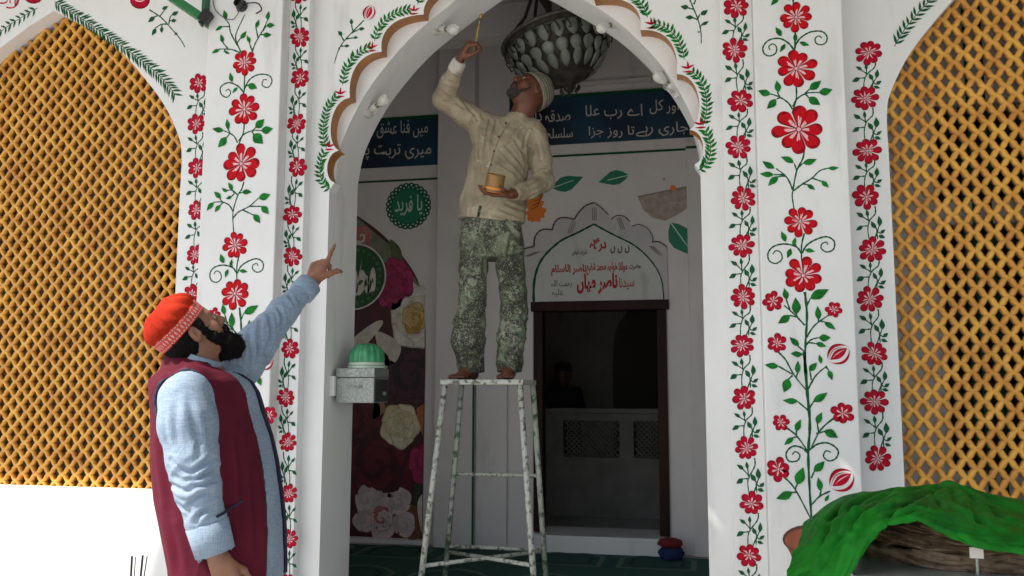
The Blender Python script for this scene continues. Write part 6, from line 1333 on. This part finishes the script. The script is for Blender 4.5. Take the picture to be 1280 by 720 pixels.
for x, y in ((632, 154), (623, 171), (617, 189), (613, 206), (609, 222)):
    p, n_ = raypt(x+.5, y, [bP], .002)
    if p is not None: b = MB(); q = Vector(n_).to_track_quat('Z', 'Y').to_matrix().to_4x4(); b.lathe([(.0062, -.002), (.0062, .0012), (.004, .002)], (0, 0, 0), 10, M=Matrix.Translation(Vector(p)) @ q); b.build('button', mat('dark_button', (.03, .022, .018), .4) if 'btn' not in M else M['btn'], pm)
# collar points
for s_ in ([(652, 155), (641, 150), (634, 148), (636, 158), (646, 160)], [(654, 156), (664, 151), (669, 153), (666, 160), (656, 161)]):
    pp = [raypt(x, y, [bP], .006)[0] for x, y in s_]
    if all(p is not None for p in pp): o = mk('collar', pp, [tuple(range(len(pp)))], M['pshirt'], pm); m_ = o.modifiers.new('t', 'SOLIDIFY'); m_.thickness = .004
# rolled white cuff on the raised wrist
a, c = A_(568.5, 88, -.265), A_(574.5, 76.5, -.305); q = Vector(c-a).to_track_quat('Z', 'Y').to_matrix().to_4x4(); L_ = np.linalg.norm(c-a); b = MB(); b.lathe([(.040, -.004), (.045, .004), (.044, L_*.5), (.040, L_), (.030, L_+.004)], (0, 0, 0), 26, M=Matrix.Translation(Vector(a)) @ q); b.build('cuff', mat('white_cuff', (.58, .56, .50), .8, .2, 20), pm, smooth=True)
# trousers
v = Vol((-1.75, 4.6, ZSEAT+.02), (-.8, 5.4, 2.62), .0055)
wz = A_(0, 272)[2]; v.stack([(A_(0, 250)[2], A_(614, 250), .095, 34*g2), (A_(0, 268)[2], A_(613, 268), .104, 37*g2), (A_(0, 285)[2], A_(614, 285), .118, 38.5*g2), (A_(0, 305)[2], A_(615, 305), .13, 40*g2), (A_(0, 322)[2], A_(616, 322), .115, 37*g2)], fp, lp, .02)
v.chain([A_(593, 300), A_(592, 335, -.01), A_(590, 375, -.03), A_(587, 405, -.02), A_(586, 428, 0), A_(588, 452, .02), A_(590, 464, .02)], [.084, .082, .076, .088, .092, .078, .070], .022)
v.chain([A_(635, 300), A_(638, 335, -.01), A_(641, 365, -.03), A_(643, 388, -.02), A_(639, 420, 0), A_(637, 452, .02), A_(637, 463, .02)], [.084, .080, .076, .078, .080, .076, .070], .022)
v.D = np.maximum(v.D, (ZSEAT+.045-v.ax[2])[None, None, :]).astype(np.float32)
X, Y_, Z_ = v.xyz(v.sl((-9, -9, -9), (9, 9, 9)))
V, F = v.mesh(); V = relax(V, F, 1)
lowm = lambda Vx: np.clip((A_(0, 380)[2]-Vx[:, 2])/.15, 0, 1)
V = wrinkle(V, F, [((0, 0, 1), 18, 5, lowm), ((.7, 0, .7), 9, 2.5, None), ((.6, .2, -.8), 11, 4, lambda Vx: .6*np.ones(len(Vx)))], .006)
V = crease(V, F, [[(607, 300), (604, 340), (608, 380), (606, 430)], [(567, 403), (585, 412), (602, 404)], [(567, 428), (588, 436), (605, 430)], [(572, 447), (592, 446), (606, 450)], [(623, 345), (640, 355), (655, 350)], [(627, 372), (643, 381), (656, 374)], [(628, 405), (646, 402), (656, 392)], [(620, 428), (638, 437), (654, 427)], [(580, 288), (588, 304), (602, 309)], [(598, 283), (601, 300), (607, 318)], [(576, 330), (590, 345), (604, 345)], [(640, 290), (635, 320), (640, 345)], [(572, 380), (588, 386), (604, 380)]], .010, .010)
mk('trousers', V, F, M['ptrous'], pm, smooth=True); del v
# brush and can are held things: top level
br0 = A_(592, 66, -.345); br1 = np.array(P3(601.5, 16, 4.665)); b = MB(); bb = empty('paint_brush', br0, 'thin pale-handled paint brush in the raised hand touching the arch', 'paint brush')
di = br1-br0; b.tube([br0, br0+di*.45, br0+di*.72], [.005, .0075, .006], 10); b.build('handle', mat('yellow_wood', (.50, .36, .10), .5, .25, 20), bb, smooth=True)
b = MB(); b.tube([br0+di*.721, br0+di*.85], [.0075, .0085], 10); b.build('ferrule', M['brass'], bb, smooth=True)
b = MB(); b.tube([br0+di*.851, br0+di*.93, br0+di], [.0085, .009, .004], 10); b.build('bristles', mat('paint_soaked_bristle', (.42, .30, .06), .7), bb, smooth=True)
cn = empty('paint_can', CAN-ZV*.045, 'small ochre-smeared paint tin held at the painter waist', 'can')
tilt = Matrix.Translation(Vector(CAN-ZV*.045)) @ Matrix.Rotation(R_(-10), 4, Vector(fp)) @ Matrix.Rotation(R_(16), 4, Vector(RT)); M['can'] = mat('ochre_smeared_tin', (.34, .18, .045), .4, vscale=22, col2=(.20, .13, .06), metal=.2)
b = MB(); b.lathe([(.050, 0), (.053, .003), (.053, .088), (.0545, .090), (.0545, .094), (.051, .094), (.050, .06)], (0, 0, 0), 32, M=tilt); b.build('tin_body', M['can'], cn, smooth=False)
b = MB(); b.lathe([(.047, .068), (.047, .070)], (0, 0, 0), 28, M=tilt); b.build('wet_paint', mat('ochre_wet_paint', (.75, .32, .03), .15), cn)
b = MB(); b.lathe([(.0540, .012), (.0545, .018), (.0540, .024)], (0, 0, 0), 32, M=tilt); b.lathe([(.0505, -.004), (.052, -.0005), (.0505, .0)], (0, 0, 0), 32, M=tilt); b.build('orange_base', mat('orange_paint_drip', (.70, .25, .03), .3), cn)
# ================================================================== dim figure beyond the doorway
DC = 8.95
pc = empty('person', (PD(705, 520, DC)[0], PD(705, 520, DC)[1], ZF), 'dim figure in dark clothes standing behind the marble railing', 'person')
B_ = lambda x, y, d=0: PD(x, y, DC+d); gC = DC/FPX
c0 = B_(704, 500); v = Vol((c0[0]-.5, c0[1]-.4, ZF), (c0[0]+.5, c0[1]+.4, 1.75), .010)
fc_ = -FW; HcC = B_(704, 468); HRC = frame(unit(fc_+RT*.1), ZV); add_head(v, HcC, HRC, .98, B_(704, 486))
ft = B_(704, 500); 
for sg in (1, -1): hp = np.array([ft[0], ft[1], .95])+RT*.09*sg; v.chain([hp, hp*[1, 1, 0]+ZV*.60, hp*[1, 1, 0]+ZV*(ZF+.07)], [.09, .06, .045], .03); v.cap(hp*[1, 1, 0]+ZV*(ZF+.04), hp*[1, 1, 0]+ZV*(ZF+.035)+fc_*.15, .035, .03, .02); v.chain([B_(704+17*sg, 489), B_(704+20*sg, 510), B_(704+14*sg, 526, -.15)], [.05, .04, .03], .02); hw3 = B_(704+13*sg, 529, -.16); add_hand(v, hw3, fc_-ZV*.2, -ZV, -RT*sg, [(.3, .4, .3)]*4, [(.7, .5, .3), (.8, .2, .3), (.9, 0, .3)], 1.0)
V, F = v.mesh(); mk('body', V, F, M['skinB'], pc, smooth=True)
M['dark'] = mat('dark_clothing', (.02, .018, .02), .9)
v = Vol((c0[0]-.5, c0[1]-.4, ZF+.05), (c0[0]+.5, c0[1]+.4, 1.55), .011)
z_ = lambda y: B_(704, y)[2]
v.stack([(z_(484), B_(704, 484), .07, .08), (z_(489), B_(704, 489), .11, .17), (z_(500), B_(704, 500), .13, .19), (z_(530), B_(704, 530), .13, .18), (ZF+.35, B_(704, 560), .14, .19)], fc_, RT, .02)
for sg in (1, -1): v.chain([B_(704+16*sg, 491), B_(704+20*sg, 510), B_(704+15*sg, 524, -.12)], [.065, .056, .045], .03)
V, F = v.mesh(); V = wrinkle(V, F, [((0, 0, 1), 9, 4, None)], .006); mk('kurta', V, F, M['dark'], pc, smooth=True)
CC = frame(HRC @ unit((1, 0, .05)), HRC @ unit((-.05, 0, 1))); cap_part(.0, .09, lambda t: 1.02*(1-t**3*.25), 'cap', [M['dark']], n=40, m_=8, parent=pc, c=HcC+HRC @ np.array((-.015, 0, .03)), R3=CC)
b = MB(); b.V = []; o_ = MB()
